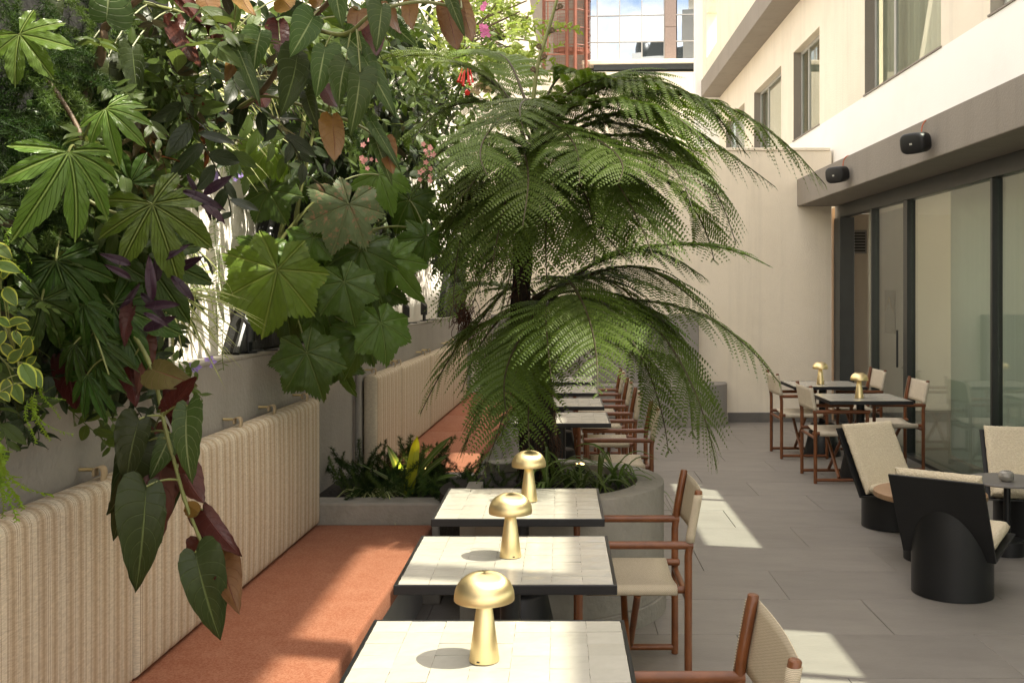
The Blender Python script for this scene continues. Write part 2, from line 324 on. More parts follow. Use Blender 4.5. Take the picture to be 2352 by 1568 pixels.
# ---- left side: grey ledge wall, white plaster wall above it, planting panels
LW = thing('ledge_wall', 'long grey rendered ledge wall behind the striped backrests', 'wall')
def along(y, off=0, z=0): return Vector((WA+WB*y+off, y, z))       # a point on the left wall line, off metres out
def wallbox(y0, y1, o0, o1, z0, z1):
    mb = MB(); a, b, c, d = along(y0, o0), along(y0, o1), along(y1, o1), along(y1, o0)
    return mb.prism([(p.x, p.y) for p in (a, b, c, d)], z0, z1)
part('wall_body', wallbox(-.5, 13.9, -.02, .13, 0, 1.425), M['grey'], LW, .006, 2)
part('coping', wallbox(-.5, 13.9, -.021, .132, 1.425, 1.443), M['conc'], LW, .004, 1)
ps = part('plaster_wall', wallbox(-2, 13.9, -.4, 0, 0, 4.9), M['white'], None)
tag(ps, 'tall white plaster wall behind the hanging plants on the left', 'wall')
for i, (y0, y1, dy, zt, lab) in enumerate([(-1.0, 4.05, -.5, 3.4, 'dark planting panel behind the fatsia and asparagus fern at far left'),
                                           (4.86, 8.5, 1.75, 3.5, 'dark planting panel with slanted edge behind the big lobed leaves'),
                                           (11.7, 13.6, .9, 2.4, 'dark planting panel hidden behind the tree fern')]):
    t = thing('planting_panel', lab, 'planting panel', along(y0, .02, 1.445), 0, 'living wall panels')
    def panel(y0, y1, dy, o0, o1, z0, z1):
        mb = MB(); vs_ = []
        for o_ in (o0, o1):
            vs_ += [along(y0, o_, z0), along(y1, o_, z0), along(y1, o_, z1), along(y0+dy, o_, z1)]
        vs_ = [v-along(yb, .02, 1.445) for v in vs_]
        return mb.add(vs_, [(3, 2, 1, 0), (4, 5, 6, 7), (0, 1, 5, 4), (1, 2, 6, 5), (2, 3, 7, 6), (3, 0, 4, 7)])
    yb = y0
    part('felt_face', panel(y0, y1, dy, .012, .10, 1.447, zt), M['felt'], t, .01, 1)
    e = MB(); a, b = along(y0-.012, .085, 1.447)-along(yb, .02, 1.445), along(y0+dy-.012, .085, zt)-along(yb, .02, 1.445)
    part('edge_pipe', e.tube([a, b], .016, 8), M['dark'], t, smooth=40)
# grey render pipe in the corner of the planter
pp = part('drain_pipe', MB().tube([along(7.05, .16, .45), along(7.05, .16, 1.30)], .022, 10), M['grey'], None, smooth=40)
tag(pp, 'slim grey pipe on the ledge wall just before the far backrests', 'pipe')

# ---- far wall
fw = thing('far_wall', 'cream plaster wall closing the far end of the courtyard', 'wall', (0, 13.9, 0))
part('wall_body', MB().box((-1.6, 0, 0), (3.62, .3, 3.60)), M['cream'], fw)
part('coping', MB().box((-1.6, -.02, 3.602), (3.60, .34, 3.64)), M['cream'], fw, .004, 1)
part('skirting', MB().box((2.235, -.012, 0), (3.62, -.001, .125)), M['skirt'], fw, .003, 1)
cb = thing('corner_bench', 'low grey rounded concrete bench against the far wall', 'bench', (0, 13.9, 0))
def rounded_end(x0, x1, y0, y1, r, n=10):
    pts = [(x0, y1), (x0, y0)]
    for i in range(n+1):
        a = -math.pi/2+i/n*math.pi/2; pts.append((x1-r+r*math.cos(a), y0+r+r*math.sin(a)))
    return pts+[(x1, y1)]
part('seat_block', MB().prism(rounded_end(-.9, 2.21, -.56, -.003, .46), .115, .535), M['grey'], cb, .012, 2)
part('plinth', MB().prism(rounded_end(-.9, 2.225, -.575, -.003, .475), 0, .113), M['conc'], cb, .004, 1)
part('back_block', MB().box((-.9, -.20, .537), (1.83, -.003, 1.43)), M['grey'], cb, .012, 2)

# ---- building on the right
bd = thing('hotel_building', 'cream building on the right with glazed ground floor and grey beam', 'building')
XF, XG = 3.65, 3.68
Z0, Z1, Z2, Z3 = 2.86, 3.22, 4.06, 5.45
wins = [(2.5, 4.82, 5.08), (6.47, 8.86, 5.08), (10.0, 12.5, Z3), (14.67, 16.3, Z3), (17.2, 19.6, Z3), (20.6, 22.9, Z3)]  # first two left open-backed and low-headed so sun patches reach the floor
part('beam', MB().box((3.16, -2, Z0), (3.70, 13.895, Z1)), M['taupe'], bd, .01, 2)
part('painted_sun_strip', MB().box((XF, -2, Z1+.002), (XF+.12, 23.8, Z2)), M['strip'], bd)  # band of sunlight above the beam, painted on as a whiter wall
yy = -2
for (a, b, zt) in wins+[(23.8, 23.8, 0)]:
    part('pier', MB().box((XF+.002, yy, Z2+.001), (XF+.12, a, 6.14)), M['cream'], bd); yy = b
for (a, b, zt) in wins:
    part('lintel', MB().box((XF+.002, a, zt), (XF+.12, b, 6.14)), M['cream'], bd)
part('slab', MB().box((3.23, -2, 6.141), (XF+.12, 23.8, 6.52)), M['taupe'], bd, .01, 2)
# upper storey: thin screen, mostly out of view, bays and height shaped for sun patches
ups = [(1.05, 2.72, 6.53, 8.55), (2.86, 4.9, 6.53, 8.55), (5.05, 7.4, 6.53, 8.3), (21.7, 23.2, 6.9, 7.9)]
yy = -2
for (a, b, z0, z1) in ups+[(23.8, 23.8, 0, 0)]:
    part('sun_screen_pier', MB().box((3.27, yy, 6.521), (3.52, a, 10.1)), M['cream'], bd); yy = b
for (a, b, z0, z1) in ups:
    part('sun_screen_lintel', MB().box((3.271, a, z1), (3.519, b, 10.1)), M['cream'], bd)
    if z0 < 6.6: part('beam_dimming_pane', MB().box((3.39, a+.001, 6.522), (3.396, b-.001, z1-.001)), M['tint'], bd)  # glass added to weaken the sun beam through the bays
    if z0 > 6.6: part('upper_sill', MB().box((3.271, a, 6.521), (3.519, b, z0)), M['cream'], bd)
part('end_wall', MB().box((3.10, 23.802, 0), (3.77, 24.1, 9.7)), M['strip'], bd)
for i, (a, b, zt) in enumerate(wins):
    wf = part('window', MB().box((XF+.121, a-.05, Z2-.05), (XF+.16, a+.05, zt+.05)).box((XF+.121, b-.05, Z2-.05), (XF+.16, b+.05, zt+.05))
              .box((XF+.1215, a+.05, Z2-.05), (XF+.1595, b-.05, Z2+.04)).box((XF+.1215, a+.05, zt-.05), (XF+.1595, b-.05, zt+.05))
              .box((XF+.1225, (a*.3+b*.7)-.03, Z2+.04), (XF+.1585, (a*.3+b*.7)+.03, zt-.05)), M['pale'], bd, .003, 1)
    part('sill', MB().box((XF-.015, a-.02, Z2+.001), (XF+.12, b+.02, Z2+.018)), M['taupe'], wf)
    part('pane', MB().box((XF+.136, a+.052, Z2+.042), (XF+.142, b-.052, zt-.052)), M['win'], wf)
    if i >= 2:
        cu = MB(); n = 60; s_ = a+.35 if i != 4 else a+.2
        pv = [(XF+.24+.03*math.sin(j*1.25), s_+(b-s_)*j/n) for j in range(n+1)]
        cu.add([(x, y, Z2-.3) for x, y in pv]+[(x, y, zt+.2) for x, y in pv], [(j, j+1, n+2+j, n+1+j) for j in range(n)])
        part('curtain', cu, M['curtain'], wf, smooth=60)
        part('room_back', MB().box((XF+.9, a-.6, Z2-.4), (XF+.95, b+.6, zt+.6)).box((XF+.17, a-.6, zt+.5), (XF+.9, b+.6, zt+.55)).box((XF+.17, a-.65, Z2-.4), (XF+.9, a-.6, zt+.5)), M['roomwall'], wf)
    # taupe reveals inside each opening
    part('reveal', MB().box((XF+.003, b-.004, Z2+.02), (XF+.119, b-.001, zt-.001)), M['taupe'], wf)
    part('reveal', MB().box((XF+.003, a+.001, Z2+.02), (XF+.119, a+.004, zt-.001)), M['taupe'], wf)
# glazed ground floor
hd = part('head_frame', MB().box((XG-.02, -1.5, 2.70), (XG+.10, 13.88, 2.858)), M['dark'], bd, .003, 1)
part('sill_track', MB().box((XG-.05, -1.5, .001), (XG+.10, 13.7, .035)), M['dark'], bd, .003, 1)
part('jamb', MB().box((XG-.03, 13.60, .036), (XG+.16, 13.89, 2.699)), M['dark'], bd, .004, 1)
def mull(y, w, x0=XG-.015, x1=XG+.075, z1=2.698): return part('mullion', MB().box((x0, y-w/2, .036), (x1, y+w/2, z1)), M['dark'], bd, .003, 1)
for y, w in [(12.28, .05), (11.08, .13), (8.87, .045), (6.55, .045), (4.2, .1), (1.9, .05)]: mull(y, w)
ed = [12.255, 11.145, 11.015, 8.8925, 8.8475, 6.5725, 6.5275, 4.25, 4.15, 1.925, 1.875, -1.4]
for a, b in zip(ed[1::2], ed[0::2]):
    part('glass_panel', MB().box((XG+.03, a+.001, .037), (XG+.042, b-.001, 2.697)), M['glass'], bd)
part('glass_panel', MB().box((XG+.048, 12.306, .037), (XG+.056, 12.6, 2.697)), M['glass'], bd)
part('door_handle', MB().tube([(XG-.05, 11.23, .92), (XG-.05, 11.23, 1.32)], .012, 10), M['dark'], bd, smooth=40)
# room behind the glass
part('room_floor', MB().box((XG+.101, -1.5, -.01), (8.2, 15.2, .004)), M['slate'], bd)
part('room_ceiling', MB().box((XG+.101, -1.5, 2.86), (8.2, 15.2, 3.0)), M['roomwall'], bd)
part('room_wall', MB().box((8.2, -1.5, 0), (8.3, 15.2, .8)), M['roomwall'], bd)
for yq in (-1.5, 2.2, 5.9, 9.6, 13.3): part('room_pier', MB().box((8.2, yq, .801), (8.3, yq+.5, 2.859)), M['roomwall'], bd)  # back wall opened between piers so added daylight brightens the room
part('room_wall', MB().box((XG+.17, 15.2, 0), (8.2, 15.3, 2.859)), M['roomwall'], bd)
part('room_wall', MB().box((3.70, 13.90, 0), (3.74, 15.2, 2.858)), M['walnut'], bd)
part('room_panel', MB().box((XG+.17, 15.16, .004), (4.18, 15.199, 2.3)), M['walnut'], bd)
part('room_panel', MB().box((4.60, 14.0, .004), (4.64, 15.1, 2.85)), M['base'], bd)
part('room_panel', MB().box((5.2, 10.4, .004), (5.3, 12.0, 2.85)), M['base'], bd)
part('room_panel', MB().box((4.9, 7.9, .004), (5.0, 8.7, 1.75)), M['dark'], bd)
for a, b in [(4.4, 10.98)]:
    n = 40; pv = [(XG+.42+.012*math.sin(j*1.3), a+(b-a)*j/n) for j in range(n+1)]
    part('added_sheer_blind', MB().add([(x, y, .02) for x, y in pv]+[(x, y, 2.84) for x, y in pv], [(j, j+1, n+2+j, n+1+j) for j in range(n)]), M['sheer'], bd, smooth=60)  # blind added behind the glass to make it look pale
vg = part('wall_vent', MB().box((4.22, 15.13, 2.28), (4.45, 15.16, 2.62)), M['pale'], bd)
for k in range(7): part('vent_slat', MB().box((4.245, 15.115, 2.31+k*.042), (4.425, 15.129, 2.332+k*.042)), M['dark'], vg)
pc = thing('framed_picture', 'small dark framed picture seen through the glass door', 'picture', (4.58, 14.3, 1.35))
part('frame', MB().box((-.001, -.22, -.3), (.014, .22, .3)), M['dark'], pc); pc.rotation_euler = (0, 0, math.pi); pc.location = (4.595, 14.5, 1.45)
part('brush_mark', MB().tube([(.018, -.18, .02), (.018, -.05, .14), (.018, .0, .2), (.018, .05, .1), (.018, .18, .0)], .008, 6), M['oak'], pc)

# speakers on the beam
def speaker(y, z, lab):
    t = thing('loudspeaker', lab, 'loudspeaker', (3.158, y, z), 0, 'loudspeakers on the beam')
    mb = MB(); n = 20; prof = []
    for i in range(n):
        a = 2*math.pi*i/n; ca, sa = math.cos(a), math.sin(a)
        prof.append((.118*math.copysign(abs(ca)**.6, ca), .09*math.copysign(abs(sa)**.6, sa)))
    rings = [(-.075, .80), (-.07, .92), (-.055, 1), (.05, .97), (.07, .9)]
    for d, s_ in rings: mb.v.extend([(-.14+d*1.0, u*s_, w*s_) for u, w in prof])
    for i in range(len(rings)-1):
        for j in range(n): mb.f.append((i*n+j, i*n+(j+1) % n, (i+1)*n+(j+1) % n, (i+1)*n+j))
    mb.f.append(tuple(range(n))[::-1]); mb.f.append(tuple(range((len(rings)-1)*n, len(rings)*n)))
    cbn = part('cabinet', mb, M['black'], t, smooth=40); cbn.rotation_euler = (0, R(-10), R(38)); cbn.location = (-.02, -.03, 0)
    part('bracket', MB().tube([(0, 0, 0), (-.08, -.01, 0)], .022, 10), M['black'], t, smooth=40)
    part('badge', MB().box((-.2172, -.012, -.012), (-.215, .012, .004)), M['pale'], cbn)
    part('cable', MB().tube(crom([(-.03, .0, .04), (-.028, .03, .11), (-.012, .02, .17), (.02, 0, .195), (.08, .03, .196)], 14), .0055, 6), M['cable'], t, smooth=60)
M['cable'] = proc('orange_cable', (.55, .13, .05), (.45, .1, .04), 9, .5)
speaker(9.0, 3.02, 'black loudspeaker nearest on the grey beam with orange cable')
speaker(11.5, 3.03, 'smaller looking black loudspeaker farther along the grey beam')

# ---- behind: retaining wall, glass tower, escape stair, cream gable
rw = part('retaining_wall', MB().box((-9, 25.6, 0), (3.4, 26.0, 7.10)), M['cream'], None); tag(rw, 'cream wall below the glass facade in the background', 'wall')
gt = thing('glass_tower', 'background tower with sky reflecting in its glass facade', 'building', (.70, 27.0, 0), R(-4))
part('cornice', MB().box((-.1, -.35, 7.50), (3.2, .2, 7.62)), M['cream'], gt, .02, 1)
part('cornice_vent', MB().box((.2, -.34, 7.36), (3.1, .1, 7.495)), M['dark'], gt)
part('core', MB().box((.0, .08, 7.0), (6, 6, 16)), M['dark'], gt)
cols = [(.02, .28), (.28, .86), (.86, 1.43), (1.43, 2.0), (2.32, 2.9), (2.9, 3.5)]
rows = [(7.63, 8.14), (8.14, 8.82), (8.82, 9.5), (9.5, 10.2)]
for (a, b) in cols:
    for (c, d) in rows:
        pn = part('pane', MB().box((-(b-a)/2+.012, 0, -(d-c)/2+.012), ((b-a)/2-.012, .03, (d-c)/2-.012)), M['mirror'], gt)
        pn.location = ((a+b)/2, 0, (c+d)/2); pn.rotation_euler = (rnd.gauss(0, .004), 0, rnd.gauss(0, .004))
    part('mullion', MB().box((b-.014, -.03, 7.63), (b+.014, .04, 10.2)), M['alu'] if 'alu' in M else M['base'], gt)
for (c, d) in rows: part('transom', MB().box((.02, -.028, d-.011), (3.5, .041, d+.011)), M['base'], gt)
for c in [7.63, 8.5, 9.37]: part('granite_block', MB().box((2.015, -.06, c+.004), (2.305, .05, c+.866)), M['granite'], gt, .006, 1)
sw = part('stair_tower_wall', MB().box((-3, 27.2, 7.0), (.69, 27.5, 13)), M['taupe'], None); tag(sw, 'beige wall behind the rust red escape stair, its shade painted in', 'wall')  # darker tone stands in for the shade on this beige wall
st = thing('escape_stair', 'rust red steel spiral escape stair with mesh cage', 'staircase', (.18, 26.7, 7.1))
for x, y in [(-.57, -.1), (.02, -.28), (.22, -.33), (.50, -.2)]: part('post', MB().tube([(x, y, 0), (x, y, 3)], .042, 8), M['rust'], st, smooth=40)
def arc(rx, n=18, a0=-160, a1=20, z=0): return [(.12+rx*math.cos(R(a0+(a1-a0)*i/n)), rx*.62*math.sin(R(a0+(a1-a0)*i/n)), z) for i in range(n+1)]
for z0 in (.70, 2.75):
    mb = MB(); ar = arc(.47); n = len(ar)
    mb.add([(x, y, z0) for x, y, _ in ar]+[(x, y, z0+.10) for x, y, _ in ar]+[(.1, .2, z0), (.1, .2, z0+.10)],
           [(i, i+1, n+i+1, n+i) for i in range(n-1)]+[tuple(range(n))+(2*n,), tuple(range(n, 2*n))[::-1]+(2*n+1,)])
    part('landing', mb, M['rust'], st)
for z0 in (.86, 1.3, 1.75, 2.2): part('rail', MB().tube(arc(.475, z=z0), .014, 6), M['rust'], st, smooth=60)
cage = MB()
ar = arc(.48, 22)
for x, y, _ in ar: cage.tube([(x, y, .1), (x, y, 3)], .0035, 4, cap=False)
for j in range(34): cage.tube([(x, y, .1+j*.085) for x, y, _ in ar], .0035, 4, cap=False)
stuff(part('mesh_cage', cage, M['rust'], st))
gd = MB()
for j in range(8): gd.tube([(-.53+j*.075, -.3, .62), (-.53+j*.075, -.3, 1.9)], .004, 4, cap=False)
for j in range(16): gd.tube([(-.55, -.3, .62+j*.085), (.02, -.3, .62+j*.085)], .004, 4, cap=False)
stuff(part('gate_mesh', gd, M['rust'], st))
for z in (.6, 1.2, 1.95): part('gate_bar', MB().tube([(-.55, -.3, z), (.02, -.3, z)], .014, 6), M['rust'], st)
for x in (-.47, -.02): part('gate_bar', MB().tube([(x, -.3, .6), (x, -.3, 1.95)], .014, 6), M['rust'], st)
gw = part('gable_wall', MB().add([(-6, 23, 0), (-.40, 23, 0), (-.40, 23, 6.6), (-.66, 23, 8.2), (-.78, 23, 12), (-6, 23, 12), (-6, 23.3, 0), (-.40, 23.3, 0), (-.40, 23.3, 6.6), (-.66, 23.3, 8.2), (-.78, 23.3, 12), (-6, 23.3, 12)],
     [(0, 1, 2, 3, 4, 5), (11, 10, 9, 8, 7, 6)]+[(i, (i+1) % 6, 6+(i+1) % 6, 6+i) for i in range(6)]), M['cream'], None)
tag(gw, 'cream gable wall with slanting edge behind the fuchsia', 'wall')

rb = thing('rear_building', 'dark roofed block mirrored in the glass tower facade', 'building', (0, -30, 0))
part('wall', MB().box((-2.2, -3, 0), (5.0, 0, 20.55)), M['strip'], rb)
part('roof_plant', MB().add([(-.9, .0, 20.56), (5.0, 0, 20.56), (5.0, 0, 21.45), (2.9, 0, 21.5), (-.5, 0, 21.5), (-.9, -2, 20.56), (5, -2, 20.56), (5, -2, 21.45), (2.9, -2, 21.5), (-.5, -2, 21.5)], [(0, 1, 2, 3, 4), (9, 8, 7, 6, 5)]+[(i, (i+1) % 5, 5+(i+1) % 5, 5+i) for i in range(5)]), M['dark'], rb)
part('tank', MB().lathe([(.7, 0), (.72, .5), (.6, .95), (.3, 1.15), (.05, 1.2)], 24, (-1.2, -1, 20.56)), M['dark'], rb, smooth=50)
part('mast', MB().lathe([(.35, 0), (.4, .5), (.25, 1.2), (.05, 1.5)], 16, (3.6, -1, 21.47)), M['dark'], rb, smooth=50)
# ================================================================ furniture
# ---- banquette bench along the left wall
def bench(name, y0, y1, segs, lab):
    t = thing(name, lab, 'bench', along(y0, .13, 0))
    o = along(y0, .13, 0)
    def seg(a, b, o0, o1, z0, z1):
        pts = [along(a, o0), along(a, None if 0 else o1), along(b, o1), along(b, o0)]
        return MB().prism([(p.x-o.x, p.y-o.y) for p in pts], z0, z1)
    part('base_panel', seg(y0, y1-.005, .135, .80, .0, .345), M['base'], t, .004, 1)
    for a, b in segs:
        part('seat_cushion', seg(a+.003, b-.003, .135, .855, .347, .45), M['terra'], t, .018, 3, 40)
    return t
# seat front edge runs parallel to the table row
bench('banquette_bench', .9, 5.785, [(.9, 3.0), (3.0, 5.785)], 'terracotta upholstered banquette bench beside the near tables')
bench('banquette_bench', 7.15, 13.3, [(7.15, 8.4), (8.4, 9.65), (9.65, 10.9), (10.9, 12.1), (12.1, 13.3)], 'far terracotta banquette bench beyond the tree fern planter')
def cushion(y0, y1, straps, lab, thick=.105, z0=.455, z1=1.15):
    L = y1-y0; ang = math.atan2(1, WB)         # local X runs along the wall
    t = thing('backrest_cushion', lab, 'cushion', along(y0, .137, z0), ang, 'striped backrest cushions')
    H = z1-z0; nx, nz = max(10, int(L*12)), 14
    def pt(u, w, side):                         # pillow shape: rounded rims, slight bulge
        x = u*L; z = w*H
        e = min(u*L, (1-u)*L, w*H, (1-w)*H); r = .035
        k = 1-max(0, 1-e/r)**2 if e < r else 1
        bul = 1+.10*math.sin(math.pi*u)*math.sin(math.pi*w)
        yy_ = thick/2*(.30+.70*math.sqrt(max(k, 0)))*bul
        return (x, -thick/2-side*yy_, z)
    mb = MB()
    def us(n, l): 
        a = [0, .004/l, .012/l, .022/l, .035/l]; return a+[.035/l+(1-.07/l)*i/n for i in range(1, n)]+[1-q for q in a[::-1]]
    U, W_ = us(nx, L), us(nz, H)
    for side in (1, -1):
        o = len(mb.v)
        for w in W_:
            for u in U: mb.v.append(pt(u, w, side))
        nu = len(U)
        for j in range(len(W_)-1):
            for i in range(nu-1):
                q = (o+j*nu+i, o+j*nu+i+1, o+(j+1)*nu+i+1, o+(j+1)*nu+i)
                mb.f.append(q if side == 1 else q[::-1])
    nu, nw = len(U), len(W_); o2 = nu*nw
    ring = [i for i in range(nu)]+[j*nu+nu-1 for j in range(1, nw)]+[(nw-1)*nu+i for i in range(nu-2, -1, -1)]+[j*nu for j in range(nw-2, 0, -1)]
    for a, b in zip(ring, ring[1:]+ring[:1]): mb.f.append((b, a, o2+a, o2+b))
    part('pad', mb, M['stripe'], t, smooth=50)
    for s in straps:                            # loop of strap over a peg in the wall
        x = s*L
        sb = MB(); w = .019; path = [(-.04, H-.02), (-.046, H+.02), (-.04, H+.04), (-.026, H+.043), (-.014, H+.034), (-.014, H+.012)]
        sb2 = crom([(0, a, b) for a, b in path], 16); vv = []
        for p in sb2: vv += [(x-w, -.11-p.y-.0, p.z) if 0 else (x-w, p.y-.03, p.z), (x+w, p.y-.03, p.z)]
        sb.add(vv, [(2*i, 2*i+1, 2*i+3, 2*i+2) for i in range(15)])
        so = part('strap', sb, M['strap'], t, smooth=60)
        md = so.modifiers.new('thickness', 'SOLIDIFY'); md.thickness = .004
        part('peg', MB().tube([(x, .005, H+.032), (x, -.04, H+.032)], .0055, 10), M['brass'], so, smooth=40)
    return t
cushion(1.15, 3.43, (.55, .93), 'nearest striped backrest cushion at lower left, partly behind hanging begonia')
cushion(3.46, 5.77, (.10, .47, .68, .93), 'striped backrest cushion ending at the grey planter')
cushion(7.30, 8.22, (.1, .9), 'first striped backrest cushion beyond the planter')
cushion(8.24, 9.7, (.08, .9), 'second striped backrest cushion beyond the planter')
cushion(9.72, 11.3, (.1, .9), 'third striped backrest cushion beyond the planter, behind roots')
cushion(11.32, 12.6, (.1, .5, .9), 'farthest striped backrest cushion at the end of the bench')

# ---- round planter with trough
pl = thing('planter', 'grey concrete planter with rounded end under the tree fern', 'planter', (0, 0, 0))
PCx, PCy, PR = -.115, 5.87, .70
def circ(r, a0, a1, n): return [(PCx+r*math.cos(R(a0+(a1-a0)*i/n)), PCy+r*math.sin(R(a0+(a1-a0)*i/n))) for i in range(n+1)]
def ringwall(r0, r1, z0, z1, a0=-116, a1=120, n=64):
    mb = MB(); A, B = circ(r1, a0, a1, n), circ(r0, a0, a1, n); m_ = n+1
    mb.add([(x, y, z0) for x, y in A]+[(x, y, z1) for x, y in A]+[(x, y, z0) for x, y in B]+[(x, y, z1) for x, y in B], [])
    for i in range(n): mb.f += [(i, i+1, m_+i+1, m_+i), (m_+i, m_+i+1, 3*m_+i+1, 3*m_+i), (2*m_+i+1, 2*m_+i, 3*m_+i, 3*m_+i+1)]
    mb.f += [(0, m_, 3*m_, 2*m_), (n, 2*m_+n, 3*m_+n, m_+n)]
    return mb
part('round_wall', ringwall(.55, .70, .10, .69), M['conc'], pl, .008, 2, 30)
part('plinth', ringwall(.60, .712, .0, .098), M['conc'], pl, .004, 1, 30)
a0 = along(5.79, .133)
part('trough_front', MB().box((a0.x, 5.79, 0), (-.66, 5.97, .565)), M['conc'], pl, .012, 2)
part('side_wall', MB().box((-.50, 5.25, 0), (-.42, 5.789, .685)), M['conc'], pl)
part('trough_back', MB().box((a0.x+.03, 6.65, 0), (-.55, 6.8, .565)), M['conc'], pl, .012, 2)
part('soil', MB().prism([(a0.x+.01, 5.98), (-.55, 5.98)]+[(-.55, 6.64), (a0.x+.03, 6.64)], .3, .55), M['soil'], pl)
part('round_soil', MB().prism(circ(.552, -180, 179, 60), .3, .635), M['soil'], pl)

# ---- tables
tile_v = []
for k in range(4):
    mb = MB(); w, d, n = .1027, .0971, 3; vs_ = []
    for j in range(n+1):
        for i in range(n+1):
            e = (i in (0, n)) or (j in (0, n))
            vs_.append((-w/2+w*i/n+(rnd.gauss(0, .0007) if e else 0), -d/2+d*j/n+(rnd.gauss(0, .0007) if e else 0), -.0010 if e else rnd.gauss(.0002, .0004)))
    fs_ = [(j*(n+1)+i, j*(n+1)+i+1, (j+1)*(n+1)+i+1, (j+1)*(n+1)+i) for j in range(n) for i in range(n)]
    b = [0, n, (n+1)*(n+1)-1, n*(n+1)]; o = len(vs_)
    ring = [i for i in range(n+1)]+[j*(n+1)+n for j in range(1, n+1)]+[n*(n+1)+i for i in range(n-1, -1, -1)]+[j*(n+1) for j in range(n-1, 0, -1)]
    vs_ += [(vs_[q][0], vs_[q][1], -.008) for q in ring]
    fs_ += [(ring[(q+1) % len(ring)], ring[q], o+q, o+(q+1) % len(ring)) for q in range(len(ring))]
    me = mb.add(vs_, fs_).mesh('tile', smooth=35); me.materials.append(M['zell']); tile_v.append(me)
TW, TD = .752, .712
def make_table(label):
    t = thing('dining_table', label, 'table')
    rimb = MB()
    h0, h1, e = .7205, .7535, .012
    rimb.box((-TW/2, -TD/2, h0), (TW/2, -TD/2+e, h1)).box((-TW/2, TD/2-e, h0), (TW/2, TD/2, h1)).box((-TW/2, -TD/2+e, h0+.0005), (-TW/2+e, TD/2-e, h1-.0005)).box((TW/2-e, -TD/2+e, h0+.0005), (TW/2, TD/2-e, h1-.0005))
    part('rim', rimb, M['rim'], t, .002, 1)
    part('top_board', MB().box((-TW/2+e, -TD/2+e, h0+.004), (TW/2-e, TD/2-e, .7485)), M['grout'], t)
    part('column', MB().lathe([(.038, .33), (.038, .70)], 20), M['black'], t, smooth=40)
    part('top_bracket', MB().box((-.22, -.05, .70), (.22, .05, .719)), M['black'], t)
    part('pedestal', MB().lathe([(.195, 0), (.195, .012), (.125, .33), (.11, .342), (.03, .345)], 32), M['black'], t, smooth=40)
    for i in range(7):
        for j in range(7):
            o = link('tile', tile_v[rnd.randrange(4)], None, t)
            o.location = (-TW/2+e+.0008+(i+.5)*.10383, -TD/2+e+.0008+(j+.5)*.0980, .7535+rnd.gauss(0, .0005))
            o.rotation_euler = (rnd.gauss(0, .006), rnd.gauss(0, .006), rnd.choice((0, math.pi))+rnd.gauss(0, .004))
    return t
def place_tables():
    specs = [(-.181, 2.785, 'nearest white tiled table at the bottom of the picture', 'tables beside the banquette'),
             (-.181, 3.863, 'second white tiled table from the front of the banquette', 'tables beside the banquette'),
             (-.179, 4.88, 'third white tiled table, just in front of the planter', 'tables beside the banquette'),
             (.012, 8.15, 'white tiled table just beyond the planter', 'tables beside the banquette'),
             (.010, 9.28, 'white tiled table second beyond the planter', 'tables beside the banquette'),
             (.010, 10.46, 'white tiled table third beyond the planter', 'tables beside the banquette'),
             (.010, 11.66, 'farthest white tiled table of the banquette row', 'tables beside the banquette'),
             (2.80, 9.72, 'nearer tiled table by the glass doors', 'tables by the glass doors'),
             (2.80, 11.12, 'farther tiled table by the glass doors, close to the far wall', 'tables by the glass doors')]
    base = None
    for x, y, lab, g in specs:
        if base is None: base = make_table(lab); base.location = (x, y, 0); base['group'] = g
        else:
            n = dup(base, (x, y, 0), 0, lab, g)
            for ch in n.children:
                if ch.name.startswith('tile'): ch.data = tile_v[rnd.randrange(4)]; ch.rotation_euler = (rnd.gauss(0, .006), rnd.gauss(0, .006), rnd.choice((0, math.pi))+rnd.gauss(0, .004))
place_tables()

# ---- mushroom lamps
def make_lamp(label):
    t = thing('table_lamp', label, 'lamp')
    part('stem', MB().lathe([(.0385, 0), (.0405, .0015), (.0405, .004), (.017, .178), (.012, .185)], 48), M['brass'], t, smooth=40)
    part('charging_port', MB().box((-.0412, -.004, .006), (-.0392, .004, .010)), M['black'], t)
    pr = [(.077, .163), (.0802, .1625), (.0806, .166)]
    for i in range(15):
        a = i/14*math.pi/2; pr.append((.0806*math.cos(a)**.82 if i < 14 else .0005, .172+.064*math.sin(a)**1.05))
    pr2 = pr+[(.0004, .2345)]
    inner = [(.0004, .2325), (.05, .222), (.070, .195), (.077, .17), (.077, .163)]
    part('shade', MB().lathe(pr+inner[0:], 56), M['brass'], t, smooth=50)
    return t
lamps = [(-.200, 2.79, .755, 'nearest brass mushroom lamp on the front table'), (-.181, 3.88, .755, 'brass mushroom lamp on the second table'),
         (-.143, 4.91, .755, 'brass mushroom lamp on the third table by the planter'), (2.76, 9.62, .755, 'brass mushroom lamp on the nearer table by the glass'),
         (2.76, 11.05, .755, 'brass mushroom lamp on the farther table by the glass')]
lb = None
for x, y, z, lab in lamps:
    if lb is None: lb = make_lamp(lab); lb.location = (x, y, z); lb.rotation_euler = (0, 0, R(70)); lb['group'] = 'brass table lamps'
    else: dup(lb, (x, y, z), rnd.uniform(0, 6), lab, 'brass table lamps')

